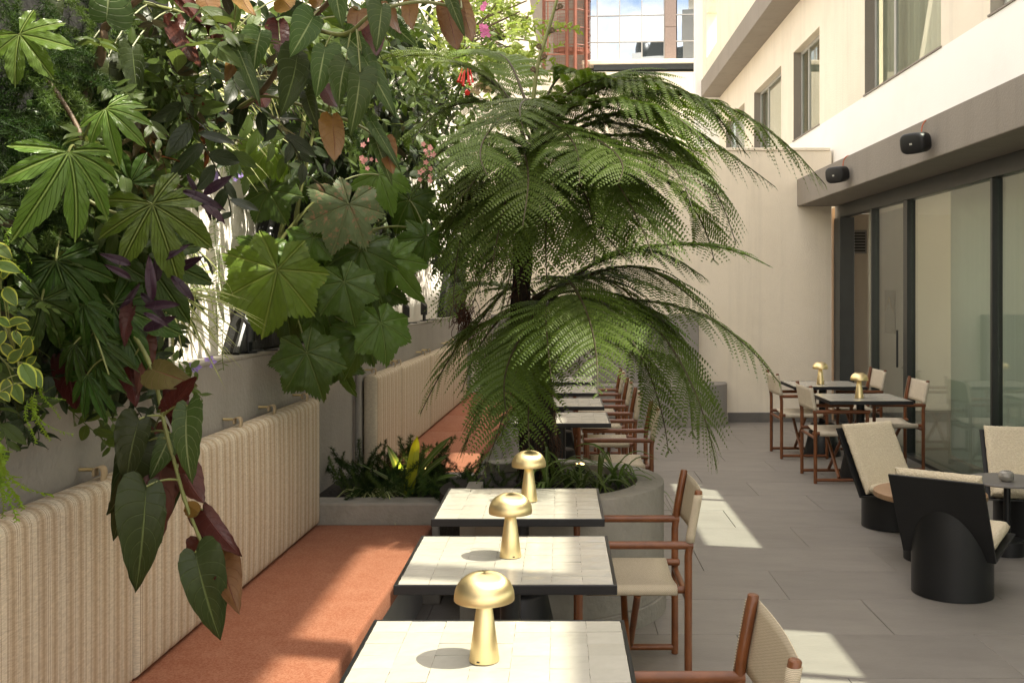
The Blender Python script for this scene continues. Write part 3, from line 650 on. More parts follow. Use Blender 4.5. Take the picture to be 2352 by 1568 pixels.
# ---- director chairs (local +X is the way the chair faces)
def uvgrid(mb, me, nu, nv, su, sv):
    uvl = me.uv_layers.new(name='UVMap')
    for p in me.polygons:
        for li in p.loop_indices:
            vi = me.loops[li].vertex_index % (nu*nv); uvl.data[li].uv = ((vi % nu)/(nu-1)*su, (vi//nu)/(nv-1)*sv)
def sheet(name, rows, mat, parent, su, sv, thick=.003):
    nv, nu = len(rows), len(rows[0]); mb = MB()
    mb.add([p for r in rows for p in r], [(j*nu+i, j*nu+i+1, (j+1)*nu+i+1, (j+1)*nu+i) for j in range(nv-1) for i in range(nu-1)])
    me = bpy.data.meshes.new(name); me.from_pydata([tuple(v) for v in mb.v], [], mb.f); me.shade_smooth(); uvgrid(mb, me, nu, nv, su, sv)
    o = link(name, me, mat, parent); md = o.modifiers.new('thickness', 'SOLIDIFY'); md.thickness = thick; md.offset = 0
    return o
def make_chair(label, fabric):
    t = thing('director_chair', label, 'chair')
    r, xb, xf, w = .0165, -.235, .235, .262
    W_ = M['wood']
    for s in (-1, 1):
        y = s*w
        part('back_leg', MB().tube([(xb, y, 0), (xb, y, .003), (xb, y, .60), (xb-.012, y, .70), (xb-.045, y, .878), (xb-.0455, y, .882)], [r*.8, r, r, r, r, r*.8], 14), W_, t, smooth=40)
        part('front_leg', MB().tube([(xf, y, 0), (xf, y, .003), (xf, y, .635)], [r*.8, r, r], 14), W_, t, smooth=40)
        part('arm_rail', MB().tube([(xb-.022, y, .647), (xb-.02, y, .647), (xf+.022, y, .647), (xf+.026, y, .647)], [r*.6, r*1.05, r*1.05, r*.6], 14), W_, t, smooth=40)
        part('seat_rail', MB().tube([(xb-.02, y-s*.032, .447), (xb-.016, y-s*.032, .447), (xf+.016, y-s*.032, .447), (xf+.02, y-s*.032, .447)], [r*.6, r, r, r*.6], 14), W_, t, smooth=40)
        part('floor_rail', MB().tube([(xb+.01, y, .032), (xf-.01, y, .032)], r*.9, 12), W_, t, smooth=40)
        # folding cross leg, from one floor rail up to the opposite seat rail
        part('cross_leg', MB().tube([(.02*s, s*(w-.01), .05), (.02*s, -s*(w-.035), .425)], r*.95, 12), W_, t, smooth=40)
    part('stretcher', MB().tube([(xb, -w+.012, .41), (xb, w-.012, .41)], r*.85, 12), W_, t, smooth=40)
    part('stretcher', MB().tube([(xf, -w+.012, .41), (xf, w-.012, .41)], r*.85, 12), W_, t, smooth=40)
    # sling seat wraps over the seat rails
    rows = []
    for i in range(7):
        x = xb+.045+(xf-xb-.08)*i/6; row = []
        row += [Vector((x, -w+.032+.0, .422)), Vector((x, -w+.010, .432)), Vector((x, -w+.010, .455)), Vector((x, -w+.032, .4665))]
        for j in range(1, 12):
            q = j/12; row.append(Vector((x, (-w+.032)+(2*w-.064)*q, .4665-.022*math.sin(math.pi*q))))
        row += [Vector((x, w-.032, .4665)), Vector((x, w-.010, .455)), Vector((x, w-.010, .432)), Vector((x, w-.032, .422))]
        rows.append(row)
    sheet('sling_seat', rows, fabric, t, 1.0, .8)
    # back band wrapped round the rear posts
    rows = []
    for i in range(8):
        z = .648+(.205)*i/7+.012; xc = xb-.012-.033*max(0, (z-.70)/.178)-(.0 if z > .7 else 0) if z > .7 else xb-.012*(z-.60)/.1
        rr = r+.0022; row = []
        for k in range(9):                      # round the right post
            a = R(-10-k*22.5); row.append(Vector((xc+rr*math.cos(a), -w+rr*math.sin(a), z)))
        for j in range(1, 12):
            q = j/12; row.append(Vector((xc-rr-.012*math.sin(math.pi*q), -w+2*w*q, z)))
        for k in range(9):
            a = R(190-k*22.5); row.append(Vector((xc+rr*math.cos(a), w+rr*math.sin(a), z)))
        rows.append(row)
    sheet('back_band', rows, fabric, t, 1.3, .42)
    return t
chairs = [(.27, 2.70, 'director chair in the bottom foreground at the nearest table', 0), (.32, 4.76, 'director chair with woven seat at the third table', 0),
          (.44, 7.91, 'director chair just behind the planter', 0), (.40, 9.04, 'director chair second behind the planter', 0), (.40, 10.14, 'director chair third behind the planter', 0), (.40, 11.3, 'director chair fourth behind the planter, mostly hidden', 0),
          (2.55, 9.71, 'director chair on the left of the nearer table by the glass', 1), (2.54, 11.10, 'director chair on the left of the farther table by the glass', 1),
          (3.25, 10.27, 'director chair on the right of the nearer table, against the glass', 2), (3.25, 11.58, 'director chair on the right of the farther table, against the glass', 2)]
c0 = make_chair(chairs[0][2], M['weave']); c0.location = chairs[0][:2]+(0,); c0.rotation_euler = (0, 0, math.pi); c0['group'] = 'director chairs along the banquette tables'
c1 = None
for x, y, lab, k in chairs[1:]:
    if k == 0: dup(c0, (x, y, 0), math.pi, lab, 'director chairs along the banquette tables')
    else:
        rz = 0 if k == 1 else math.pi
        if c1 is None: c1 = make_chair(lab, M['canvas']); c1.location = (x, y, 0); c1['group'] = 'director chairs by the glass doors'
        else: dup(c1, (x, y, 0), rz, lab, 'director chairs by the glass doors')

# ---- black steel lounge chairs with boucle cushions
def make_lounge(label):
    t = thing('lounge_chair', label, 'chair')
    xb, zb, xt, zt, xs, zs, w, th = -.07, .22, -.325, .70, .36, .30, .26, .012
    r = .225; n = 56; mb = MB()                # round base rises to meet the bent plate
    def top(x): return zb+(x-xb)*(zs-zb)/(xs-xb)-.002 if x >= xb else zb+(x-xb)*(zt-zb)/(xt-xb)-.004
    ring = [(r*math.cos(2*math.pi*k/n), r*math.sin(2*math.pi*k/n)) for k in range(n)]
    mb.add([(x, y, .004) for x, y in ring]+[(x, y, top(x)) for x, y in ring], [(i, (i+1) % n, n+(i+1) % n, n+i) for i in range(n)]+[tuple(range(n))[::-1]])
    part('round_base', mb, M['black'], t, smooth=40)
    def plate(xa, za, xc, zc):
        d = Vector((xc-xa, 0, zc-za)).normalized(); nn = Vector((-d.z, 0, d.x))
        if nn.z < 0 and abs(nn.z) > .6: nn = -nn
        q = nn*th
        pts = [(xa, za), (xc, zc), (xc+q.x, zc+q.z), (xa+q.x, za+q.z)]
        b = MB(); b.add([(x, -w, z) for x, z in pts]+[(x, w, z) for x, z in pts], [(0, 1, 2, 3), (7, 6, 5, 4)]+[(i, (i+1) % 4, 4+(i+1) % 4, 4+i) for i in range(4)])
        return b
    part('seat_plate', plate(xb, zb, xs, zs), M['black'], t, .0025, 2)
    bpm = MB(); dx, dz = xt-xb, zt-zb
    pts = [(xb, zb), (xt, zt), (xt+.013, zt+.004), (xb+.016, zb+.012)]
    bpm.add([(x, -w, z) for x, z in pts]+[(x, w, z) for x, z in pts], [(0, 1, 2, 3), (7, 6, 5, 4)]+[(i, (i+1) % 4, 4+(i+1) % 4, 4+i) for i in range(4)])
    part('back_plate', bpm, M['black'], t, .0025, 2)
    def pad(name, o, du, nn, lu, lw, th_):
        b = MB(); nu, nv = 30, 30
        def f(u, v, s):
            e = min(u*lu, (1-u)*lu, v*lw, (1-v)*lw); rr = .03
            k = 1 if e > rr else math.sqrt(max(0, 1-(1-e/rr)**2))
            p = o+du*(u*lu)+Vector((0, -lw/2+v*lw, 0))+nn*(th_/2+s*th_/2*(.15+.85*k)*(1+.14*math.sin(math.pi*u)*math.sin(math.pi*v)*(s > 0)))
            return p+Vector((rnd.gauss(0, .0011), rnd.gauss(0, .0011), rnd.gauss(0, .0011)))
        for s in (1, -1):
            oo = len(b.v)
            for j in range(nv+1):
                for i in range(nu+1): b.v.append(tuple(f(i/nu, j/nv, s)))
            for j in range(nv):
                for i in range(nu):
                    q = (oo+j*(nu+1)+i, oo+j*(nu+1)+i+1, oo+(j+1)*(nu+1)+i+1, oo+(j+1)*(nu+1)+i); b.f.append(q if s > 0 else q[::-1])
        N1 = nu+1; ring = [i for i in range(N1)]+[j*N1+nu for j in range(1, N1)]+[nv*N1+i for i in range(nu-1, -1, -1)]+[j*N1 for j in range(nv-1, 0, -1)]
        o2 = N1*N1
        for a, c in zip(ring, ring[1:]+ring[:1]): b.f.append((c, a, o2+a, o2+c))
        return part(name, b, M['boucle'], t, smooth=60)
    du = Vector((dx, 0, dz)).normalized(); nn = Vector((du.z, 0, -du.x))
    pad('back_cushion', Vector((xb+.022, 0, zb+.02)), du, nn, math.hypot(dx, dz)+.0, .475, .062)
    ds = Vector((xs-xb, 0, zs-zb)).normalized(); ns_ = Vector((-ds.z, 0, ds.x))
    pad('seat_cushion', Vector((xb+.075, 0, zb+.032)), ds, ns_, .345, .47, .075)
    return t
l0 = make_lounge('black steel lounge chair turned away, round base and cream cushions in front'); l0.location = (2.266, 6.03, 0); l0.rotation_euler = (0, 0, R(53)); l0['group'] = 'boucle lounge chairs'
dup(l0, (2.47, 7.74, 0), R(-63), 'lounge chair facing right beside the director chairs, cream back cushion in full view', 'boucle lounge chairs')
dup(l0, (3.346, 7.48, 0), R(-101), 'lounge chair at the right edge behind the grey round table', 'boucle lounge chairs')
wt = thing('side_table', 'low round table with oak top between the lounge chairs', 'table', (2.41, 6.80, 0))
part('table_top', MB().lathe([(.34, .40), (.352, .405), (.355, .42), (.352, .436), (.345, .44)], 64), M['oak'], wt, smooth=40)
part('column', MB().lathe([(.03, .08), (.03, .40)], 20), M['black'], wt, smooth=40)
part('foot', MB().lathe([(.165, 0), (.165, .085), (.16, .09)], 40), M['black'], wt, smooth=40)
gtb = thing('side_table', 'round grey topped side table holding the smoked votive', 'table', (2.965, 6.92, 0))
part('table_top', MB().lathe([(.255, .478), (.262, .482), (.262, .489), (.258, .493)], 64), M['greytop'], gtb, smooth=40)
part('column', MB().lathe([(.022, .09), (.022, .478)], 20), M['black'], gtb, smooth=40)
part('foot', MB().lathe([(.11, 0), (.11, .095), (.105, .1)], 40), M['black'], gtb, smooth=40)
# faceted votive
bmv = bmesh.new(); bmesh.ops.create_icosphere(bmv, subdivisions=2, radius=.052)
for v in bmv.verts: v.co *= 1+rnd.uniform(-.10, .04); v.co.z = max(-.036, min(.034, v.co.z*.9))
bmesh.ops.delete(bmv, geom=[f for f in bmv.faces if all(v.co.z > .0335 for v in f.verts)], context='FACES')
mev = bpy.data.meshes.new('votive'); bmv.to_mesh(mev); bmv.free()
vt = thing('votive_holder', 'small faceted smoked glass votive on the grey round table', 'candle holder', (2.93, 6.85, .5295))
vo = link('cup', mev, M['votive'], vt); md = vo.modifiers.new('thickness', 'SOLIDIFY'); md.thickness = .005
part('candle', MB().lathe([(.028, -.03), (.028, .0), (.024, .004)], 20), M['canvas'], vt)

# ---- spotlights on the ledge and in the soil
def spot(loc, rz, lab, h=.11):
    t = thing('spotlight', lab, 'spotlight', loc, rz, 'black garden spotlights')
    part('bracket', MB().box((-.012, -.016, 0), (.006, .016, h*.75)).box((-.03, -.03, 0), (.03, .03, .006)), M['black'], t, .002, 1)
    hdm = MB(); n = 20; pr = [(math.cos(2*math.pi*k/n)*.033, math.sin(2*math.pi*k/n)*.033) for k in range(n)]
    hdm.add([(x, y, h*.45) for x, y in pr]+[(x, y, h*1.35+x*1.0) for x, y in pr], [(i, (i+1) % n, n+(i+1) % n, n+i) for i in range(n)]+[tuple(range(n))[::-1], tuple(range(n, 2*n))])
    part('head', hdm, M['black'], t, smooth=40)
    part('cable', MB().tube(crom([(0, 0, .01), (-.03, -.05, .012), (-.01, -.1, .008), (-.04, -.16, .008)], 10), .005, 6), M['black'], t, smooth=60)
spot(along(10.3, .085, 1.445), 2.6, 'black spotlight standing on the ledge, clear of the leaves', .13)
spot(along(9.3, .085, 1.445), 2.9, 'black spotlight on the ledge half hidden by a lobed leaf', .13)
spot(along(4.98, .10, 1.445), 2.7, 'black spotlight on the ledge below the big yellow green leaf', .12)
# ================================================================ leaves
def leafmat(name, top, vein, under, nv=9, slope=.35, mid=.05, side=.16, vs_=.8, transl=.3, rough=.42, var=.25, edge=None, edge_at=.72, pal=False, glow=None, uvein=None, blot=None, bump=.5, spec=.22):
    m, ns, l, b = newmat(name)
    uv = N(ns, 'ShaderNodeUVMap'); sp = N(ns, 'ShaderNodeSeparateXYZ'); l.new(uv.outputs[0], sp.inputs[0])
    def mth(op, a, b_=None, c=None):
        n = N(ns, 'ShaderNodeMath', operation=op)
        for i, q in enumerate((a, b_, c)):
            if q is None: continue
            if isinstance(q, (int, float)): n.inputs[i].default_value = q
            else: l.new(q, n.inputs[i])
        return n.outputs[0]
    def mix(f, a, c, bt='MIX'):
        n = N(ns, 'ShaderNodeMix', data_type='RGBA', blend_type=bt)
        for k, q in (('Factor', f), ('A', a), ('B', c)):
            if isinstance(q, (int, float)): n.inputs[k].default_value = q
            elif isinstance(q, tuple): n.inputs[k].default_value = rgba(q)
            else: l.new(q, n.inputs[k])
        return n.outputs['Result']
    def ss(x, a, c):
        n = N(ns, 'ShaderNodeMapRange', interpolation_type='SMOOTHSTEP'); n.inputs['From Min'].default_value = a; n.inputs['From Max'].default_value = c; l.new(x, n.inputs['Value']); return n.outputs['Result']
    a = mth('MULTIPLY', sp.outputs['X'], 3.0) if pal else mth('MULTIPLY', mth('ABSOLUTE', mth('SUBTRACT', sp.outputs['X'], .5)), 2)
    v = sp.outputs['Y']
    d = mth('MULTIPLY', mth('ABSOLUTE', mth('SUBTRACT', mth('FRACT', mth('MULTIPLY', mth('SUBTRACT', v, mth('MULTIPLY', a, slope)), nv)), .5)), 2)
    sv = ss(d, 1-side, 1.0); mr = mth('SUBTRACT', 1, ss(a, mid*.4, mid*1.6)); mask = mth('MAXIMUM', mr, mth('MULTIPLY', sv, .55))
    tc = N(ns, 'ShaderNodeTexCoord'); nz = N(ns, 'ShaderNodeTexNoise', Scale=3.5, Detail=6, Roughness=.65); l.new(tc.outputs['Object'], nz.inputs['Vector'])
    oi = N(ns, 'ShaderNodeObjectInfo')
    ad = N(ns, 'ShaderNodeVectorMath', operation='ADD'); l.new(tc.outputs['Object'], ad.inputs[0]); l.new(oi.outputs['Random'], ad.inputs[1]); l.new(ad.outputs[0], nz.inputs['Vector'])
    base = mix(nz.outputs['Fac'], tuple(x*(1-var) for x in top), tuple(min(1, x*(1+var)) for x in top))
    if glow: base = mix(mth('MULTIPLY', mth('MULTIPLY', oi.outputs['Random'], oi.outputs['Random']), .8), base, glow)
    if edge: base = mix(ss(mth('ADD', a, mth('MULTIPLY', mth('SUBTRACT', nz.outputs['Fac'], .5), .25)), edge_at-.08, edge_at+.08), base, edge)
    if blot:
        n2 = N(ns, 'ShaderNodeTexNoise', Scale=9, Detail=8, Roughness=.75); l.new(ad.outputs[0], n2.inputs['Vector']); base = mix(ss(n2.outputs['Fac'], blot[1], blot[1]+.12), base, blot[0])
    colt = mix(mth('MULTIPLY', mask, vs_), base, vein)
    und = mix(mth('MULTIPLY', mask, .7), mix(nz.outputs['Fac'], tuple(x*.75 for x in under), tuple(min(1, x*1.25) for x in under)), uvein or tuple(min(1, x*1.5) for x in under))
    ge = N(ns, 'ShaderNodeNewGeometry'); col = mix(ge.outputs['Backfacing'], colt, und)
    hv = N(ns, 'ShaderNodeHueSaturation'); l.new(col, hv.inputs['Color']); l.new(mth('ADD', mth('MULTIPLY', oi.outputs['Random'], .5), .75), hv.inputs['Value']); l.new(mth('ADD', mth('MULTIPLY', oi.outputs['Random'], .024), .495), hv.inputs['Hue'])
    l.new(hv.outputs['Color'], b.inputs['Base Color']); b.inputs['Roughness'].default_value = rough; b.inputs['Specular IOR Level'].default_value = spec
    bp = N(ns, 'ShaderNodeBump', Strength=bump, Distance=.02, invert=True); l.new(mask, bp.inputs['Height']); l.new(bp.outputs['Normal'], b.inputs['Normal'])
    tl = N(ns, 'ShaderNodeBsdfTranslucent'); br = N(ns, 'ShaderNodeHueSaturation', Saturation=1.15, Value=1.7); l.new(hv.outputs['Color'], br.inputs['Color']); l.new(br.outputs['Color'], tl.inputs['Color'])
    mx = N(ns, 'ShaderNodeMixShader'); mx.inputs[0].default_value = transl; l.new(b.outputs[0], mx.inputs[1]); l.new(tl.outputs[0], mx.inputs[2])
    l.new(mx.outputs[0], ns['Material Output'].inputs['Surface']); return m
LM = {}
LM['bego'] = leafmat('begonia_leaf', (.050, .080, .022), (.30, .34, .17), (.085, .022, .014), 8, .42, .055, .14, .75, .28, .38, .3, uvein=(.16, .06, .04))
LM['bego2'] = leafmat('begonia_leaf_dark', (.030, .040, .012), (.15, .18, .07), (.062, .016, .013), 8, .42, .045, .10, .6, .25, .36, .3)
LM['begu'] = leafmat('begonia_young_leaf', (.12, .10, .035), (.22, .09, .06), (.15, .075, .024), 8, .42, .04, .10, .7, .22, .4, .3, uvein=(.12, .04, .025))
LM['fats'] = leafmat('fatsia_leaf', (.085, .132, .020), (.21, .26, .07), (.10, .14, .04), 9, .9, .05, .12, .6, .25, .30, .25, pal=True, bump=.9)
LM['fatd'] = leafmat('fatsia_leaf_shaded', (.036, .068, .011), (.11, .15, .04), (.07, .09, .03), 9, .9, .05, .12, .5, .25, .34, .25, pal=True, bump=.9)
LM['grap'] = leafmat('lobed_leaf', (.048, .088, .015), (.15, .2, .06), (.11, .15, .05), 5, .8, .045, .07, .6, .28, .34, .3, pal=True, bump=.7, glow=(.085, .125, .02))
LM['gray'] = leafmat('lobed_leaf_yellowing', (.105, .165, .024), (.25, .31, .08), (.2, .22, .07), 5, .8, .045, .07, .6, .3, .30, .25, pal=True, bump=.8, blot=((.28, .23, .045), .62))
LM['grao'] = leafmat('lobed_leaf_withered', (.13, .175, .085), (.24, .28, .14), (.2, .18, .1), 5, .8, .045, .07, .6, .2, .5, .3, pal=True, bump=.7, blot=((.33, .19, .12), .52))
LM['purp'] = leafmat('purple_leaf', (.024, .010, .018), (.05, .025, .04), (.035, .010, .022), 3, .1, .05, .05, .4, .2, .35, .3)
LM['vari'] = leafmat('yellow_edged_leaf', (.095, .14, .035), (.14, .18, .05), (.25, .27, .06), 7, .5, .04, .12, .5, .3, .4, .2, edge=(.38, .40, .06), edge_at=.76)
LM['shru'] = leafmat('shrub_leaf', (.050, .078, .016), (.11, .13, .04), (.08, .10, .03), 7, .4, .05, .1, .4, .3, .42, .35, glow=(.085, .11, .022))
LM['red'] = leafmat('bronze_leaf', (.060, .048, .016), (.10, .07, .03), (.085, .035, .018), 6, .4, .05, .1, .4, .3, .42, .35)
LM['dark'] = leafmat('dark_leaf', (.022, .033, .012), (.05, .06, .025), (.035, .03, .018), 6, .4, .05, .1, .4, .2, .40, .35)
LM['fuch'] = leafmat('fuchsia_leaf', (.14, .19, .04), (.2, .25, .07), (.2, .24, .07), 6, .4, .05, .1, .3, .45, .45, .3, glow=(.24, .25, .06))
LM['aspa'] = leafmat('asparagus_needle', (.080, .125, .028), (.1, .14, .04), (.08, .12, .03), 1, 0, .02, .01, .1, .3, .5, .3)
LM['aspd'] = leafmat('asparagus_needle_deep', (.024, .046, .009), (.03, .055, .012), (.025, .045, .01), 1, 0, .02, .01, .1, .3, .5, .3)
LM['spid'] = leafmat('striped_strap_leaf', (.48, .47, .24), (.48, .47, .24), (.42, .42, .22), 1, 0, .02, .01, .1, .35, .4, .15, edge=(.13, .18, .045), edge_at=.52)
LM['spig'] = leafmat('green_strap_leaf', (.10, .145, .035), (.30, .32, .12), (.10, .14, .04), 1, 0, .2, .01, .6, .3, .4, .2)
LM['lime'] = leafmat('lime_leaf', (.20, .30, .035), (.25, .34, .06), (.2, .28, .05), 4, .3, .05, .08, .3, .4, .45, .25)
LM['fern'] = leafmat('tree_fern_green', (.083, .128, .020), (.16, .19, .05), (.11, .15, .04), 1, 0, .03, .01, .2, .25, .45, .2, glow=(.125, .165, .03), spec=.2)
LM['fery'] = leafmat('tree_fern_young_sunlit', (.15, .24, .03), (.2, .28, .06), (.16, .24, .06), 1, 0, .03, .01, .2, .38, .40, .2)  # young green; also stands in for sunlight on one frond
LM['yell'] = leafmat('yellow_striped_leaf', (.36, .36, .04), (.18, .22, .03), (.4, .38, .06), 4, .0, .1, .2, .4, .4, .4, .2)
LM['stem'] = proc('green_stem', (.16, .18, .05), (.12, .13, .04), 12, .5, .2, 60)
LM['cane'] = proc('brown_cane', (.13, .085, .045), (.08, .055, .03), 20, .6, .4, 60, stretch=(1, 1, .2))
LM['fstem'] = proc('fern_stalk', (.06, .045, .016), (.035, .026, .012), 30, .6, .3, 80)
LM['bark'] = proc('fibrous_fern_trunk', (.028, .016, .010), (.012, .008, .006), 24, .95, 1, 34, stretch=(1, 1, .25), dist=.05)
LM['root'] = proc('dry_roots', (.085, .035, .018), (.05, .022, .012), 20, .9)
LM['pink'] = proc('pink_petal', (.72, .36, .34), (.62, .26, .26), 40, .6)
LM['mag'] = proc('magenta_petal', (.66, .20, .42), (.55, .13, .33), 40, .6)
LM['redf'] = proc('red_petal', (.62, .035, .02), (.5, .02, .015), 30, .5)
LM['vio'] = proc('violet_petal', (.36, .27, .62), (.28, .2, .55), 40, .6)
LM['dry'] = proc('dried_flower', (.42, .32, .17), (.34, .25, .13), 40, .8)

def mesh_uv(name, V, Fc, UVv, mat):
    me = bpy.data.meshes.new(name); me.from_pydata([tuple(v) for v in V], [], Fc); me.shade_smooth()
    ul = me.uv_layers.new(name='UVMap'); li = np.empty(len(me.loops), dtype=np.int32); me.loops.foreach_get('vertex_index', li)
    ul.data.foreach_set('uv', np.asarray(UVv, dtype=np.float32)[li].ravel()); me.materials.append(mat); return me
def blade(name, right, left, mat, droop=.15, fold=.12, ripple=.012, nr=22, nu=5, nvein=8, tooth=0., twist=0., seed=0):
    """Leaf blade of unit length from two edge outlines, base at the origin, tip at +Y, upper side +Z."""
    rr = random.Random(seed); E = []
    for pts in (left, right):
        q = crom([(x, y, 0) for x, y in pts], nr+1); E.append(q)
    V, UV_ = [], []
    for j in range(nr+1):
        t = j/nr; mid_y = t
        for k in range(-nu, nu+1):
            s = abs(k)/nu; e = E[0][j] if k < 0 else E[1][j]
            x = e.x*s*(-1 if k < 0 else 1); y = mid_y+(e.y-mid_y)*s
            if s == 1 and 0 < j < nr and tooth: x *= 1+rr.uniform(-tooth, tooth); y += rr.uniform(-tooth, tooth)*.25
            z = -droop*max(y, -.05)**2+fold*abs(x)*(1-.3*s)-.35*fold*abs(x)*s*2*abs(x)
            z += ripple*math.sin((t-s*.4)*nvein*2*math.pi)*s+rr.gauss(0, .004)*s+.035*math.sin(t*7+seed*2+(1.5 if k < 0 else 0))*s*s
            z += twist*x*y
            V.append((x, y, z)); UV_.append((.5+.5*k/nu, t))
    w = 2*nu+1
    return mesh_uv(name, V, [(j*w+i, j*w+i+1, (j+1)*w+i+1, (j+1)*w+i) for j in range(nr) for i in range(w-1)], UV_, mat)
def palm(name, lobes, mat, sinus=.4, droop=.25, fold=.25, ripple=.02, nr=12, na=12, tooth=.02, gap=20, pw=.8, seed=0):
    """Palmate leaf: lobes = [(angle from +Y in degrees, length)], petiole at the origin."""
    rr = random.Random(seed); lobes = sorted(lobes); n = len(lobes); th, rad, dl = [], [], []
    bounds = [lobes[0][0]-((lobes[1][0]-lobes[0][0])/2)]+[(lobes[i][0]+lobes[i+1][0])/2 for i in range(n-1)]+[lobes[-1][0]+(lobes[-1][0]-lobes[-2][0])/2]
    for i, (a, L) in enumerate(lobes):
        for side in (0, 1):
            lo, hi = (bounds[i], a) if side == 0 else (a, bounds[i+1])
            for k in range(na+(1 if (i == n-1 and side == 1) else 0)):
                q = k/na; t = lo+(hi-lo)*q; rel = abs(t-a)/max(1e-6, abs((bounds[i] if side == 0 else bounds[i+1])-a))
                nb = i-1 if side == 0 else i+1; Ln = lobes[nb][1] if 0 <= nb < n else L*.8
                S = sinus*min(L, Ln); r = S+(L-S)*max(0, 1-rel)**pw
                if tooth and k % 2: r *= 1-rr.uniform(0, tooth)*2
                th.append(R(t)); rad.append(r); dl.append(R(abs(t-a)))
    V, UV_ = [], []; m = len(th); ph = rr.uniform(0, 6)
    for j in range(nr+1):
        f = (j/nr)
        for t, r_, d_ in zip(th, rad, dl):
            r = r_*f; x, y = r*math.sin(t), r*math.cos(t); dist = r*math.sin(min(d_, 1.5))
            z = -droop*r*r+fold*dist*(1-1.2*dist)+ripple*math.sin(r*34+ph)*min(1, dist*9)*f+.075*math.sin(3*t+ph)*r*f
            V.append((x, y, z+rr.gauss(0, .002))); UV_.append((dist, r))
    return mesh_uv(name, V, [(j*m+i, j*m+i+1, (j+1)*m+i+1, (j+1)*m+i) for j in range(nr) for i in range(m-1)], UV_, mat)

BR = [(0, 0), (.10, -.13), (.24, -.13), (.33, .0), (.345, .18), (.30, .40), (.21, .64), (.09, .87), (0, 1)]
BL = [(0, 0), (.05, -.06), (.14, -.07), (.21, .03), (.235, .18), (.225, .40), (.17, .64), (.08, .86), (0, 1)]
OV = [(0, 0), (.06, .03), (.14, .12), (.20, .30), (.205, .48), (.16, .68), (.08, .88), (0, 1)]
OW = [(x*1.45, y) for x, y in OV]; LAN = [(x*.62, y) for x, y in OV]
LF = {}
for mk in ('bego', 'bego2', 'begu'):
    LF[mk] = [blade(mk+'_leaf', BR, BL, LM[mk], .34, .16, .024, tooth=.025, twist=-.25, seed=1), blade(mk+'_leaf', BL, BR, LM[mk], .48, .24, .022, tooth=.025, twist=.2, seed=2),
              blade(mk+'_leaf', BR, BL, LM[mk], .15, .45, .026, tooth=.025, twist=.5, seed=3), blade(mk+'_leaf', BL, BR, LM[mk], .60, .10, .030, tooth=.03, twist=-.5, seed=4)]
for mk, d in (('fats', 0), ('fatd', 9)):
    l7 = [(-128, .62), (-84, .82), (-42, .95), (0, 1), (42, .95), (84, .82), (128, .62)]
    LF[mk] = [palm(mk+'_leaf', l7, LM[mk], .44, .28, .35, .022, pw=.52, seed=d+1), palm(mk+'_leaf', [(a+rnd.gauss(0, 4), L*rnd.uniform(.9, 1.05)) for a, L in l7], LM[mk], .40, .45, .45, .026, pw=.5, seed=d+2),
              palm(mk+'_leaf', [(a*.8+rnd.gauss(0, 3), L*rnd.uniform(.85, 1.05)) for a, L in l7], LM[mk], .42, .6, .5, .02, pw=.52, seed=d+3)]
for mk, d in (('grap', 20), ('gray', 30), ('grao', 40)):
    l5 = [(-150, .62), (-100, .78), (-52, .86), (0, 1), (50, .90), (98, .80), (148, .66)]
    LF[mk] = [palm(mk+'_leaf', l5, LM[mk], .83, .40, .32, .018, tooth=.045, pw=1.1, seed=d+1), palm(mk+'_leaf', [(a+rnd.gauss(0, 5), L*rnd.uniform(.88, 1.08)) for a, L in l5], LM[mk], .76, .65, .40, .020, tooth=.06, pw=1.0, seed=d+2),
              palm(mk+'_leaf', [(a+rnd.gauss(0, 5), L*rnd.uniform(.85, 1.05)) for a, L in l5], LM[mk], .70, .85, .45, .022, tooth=.06, pw=.95, seed=d+3)]
LF['purp'] = [blade('purple_leaf', [(x*.75, y) for x, y in OV], [(x*.75, y) for x, y in OV], LM['purp'], .2, .5, 0, 16, 3), blade('purple_leaf', LAN, LAN, LM['purp'], .45, .6, 0, 16, 3)]
LF['vari'] = [blade('yellow_edged_leaf', OW, OW, LM['vari'], .15, .1, .006, 16, 6, tooth=.03, seed=5), blade('yellow_edged_leaf', OW, OW, LM['vari'], .3, .2, .006, 16, 6, tooth=.03, seed=6)]
for mk in ('shru', 'red', 'dark', 'fuch', 'lime'):
    LF[mk] = [blade(mk+'_leaf', OV, OV, LM[mk], .2, .2, .006, 10, 2, seed=7), blade(mk+'_leaf', OW, OW, LM[mk], .35, .3, .008, 10, 2, seed=8)]

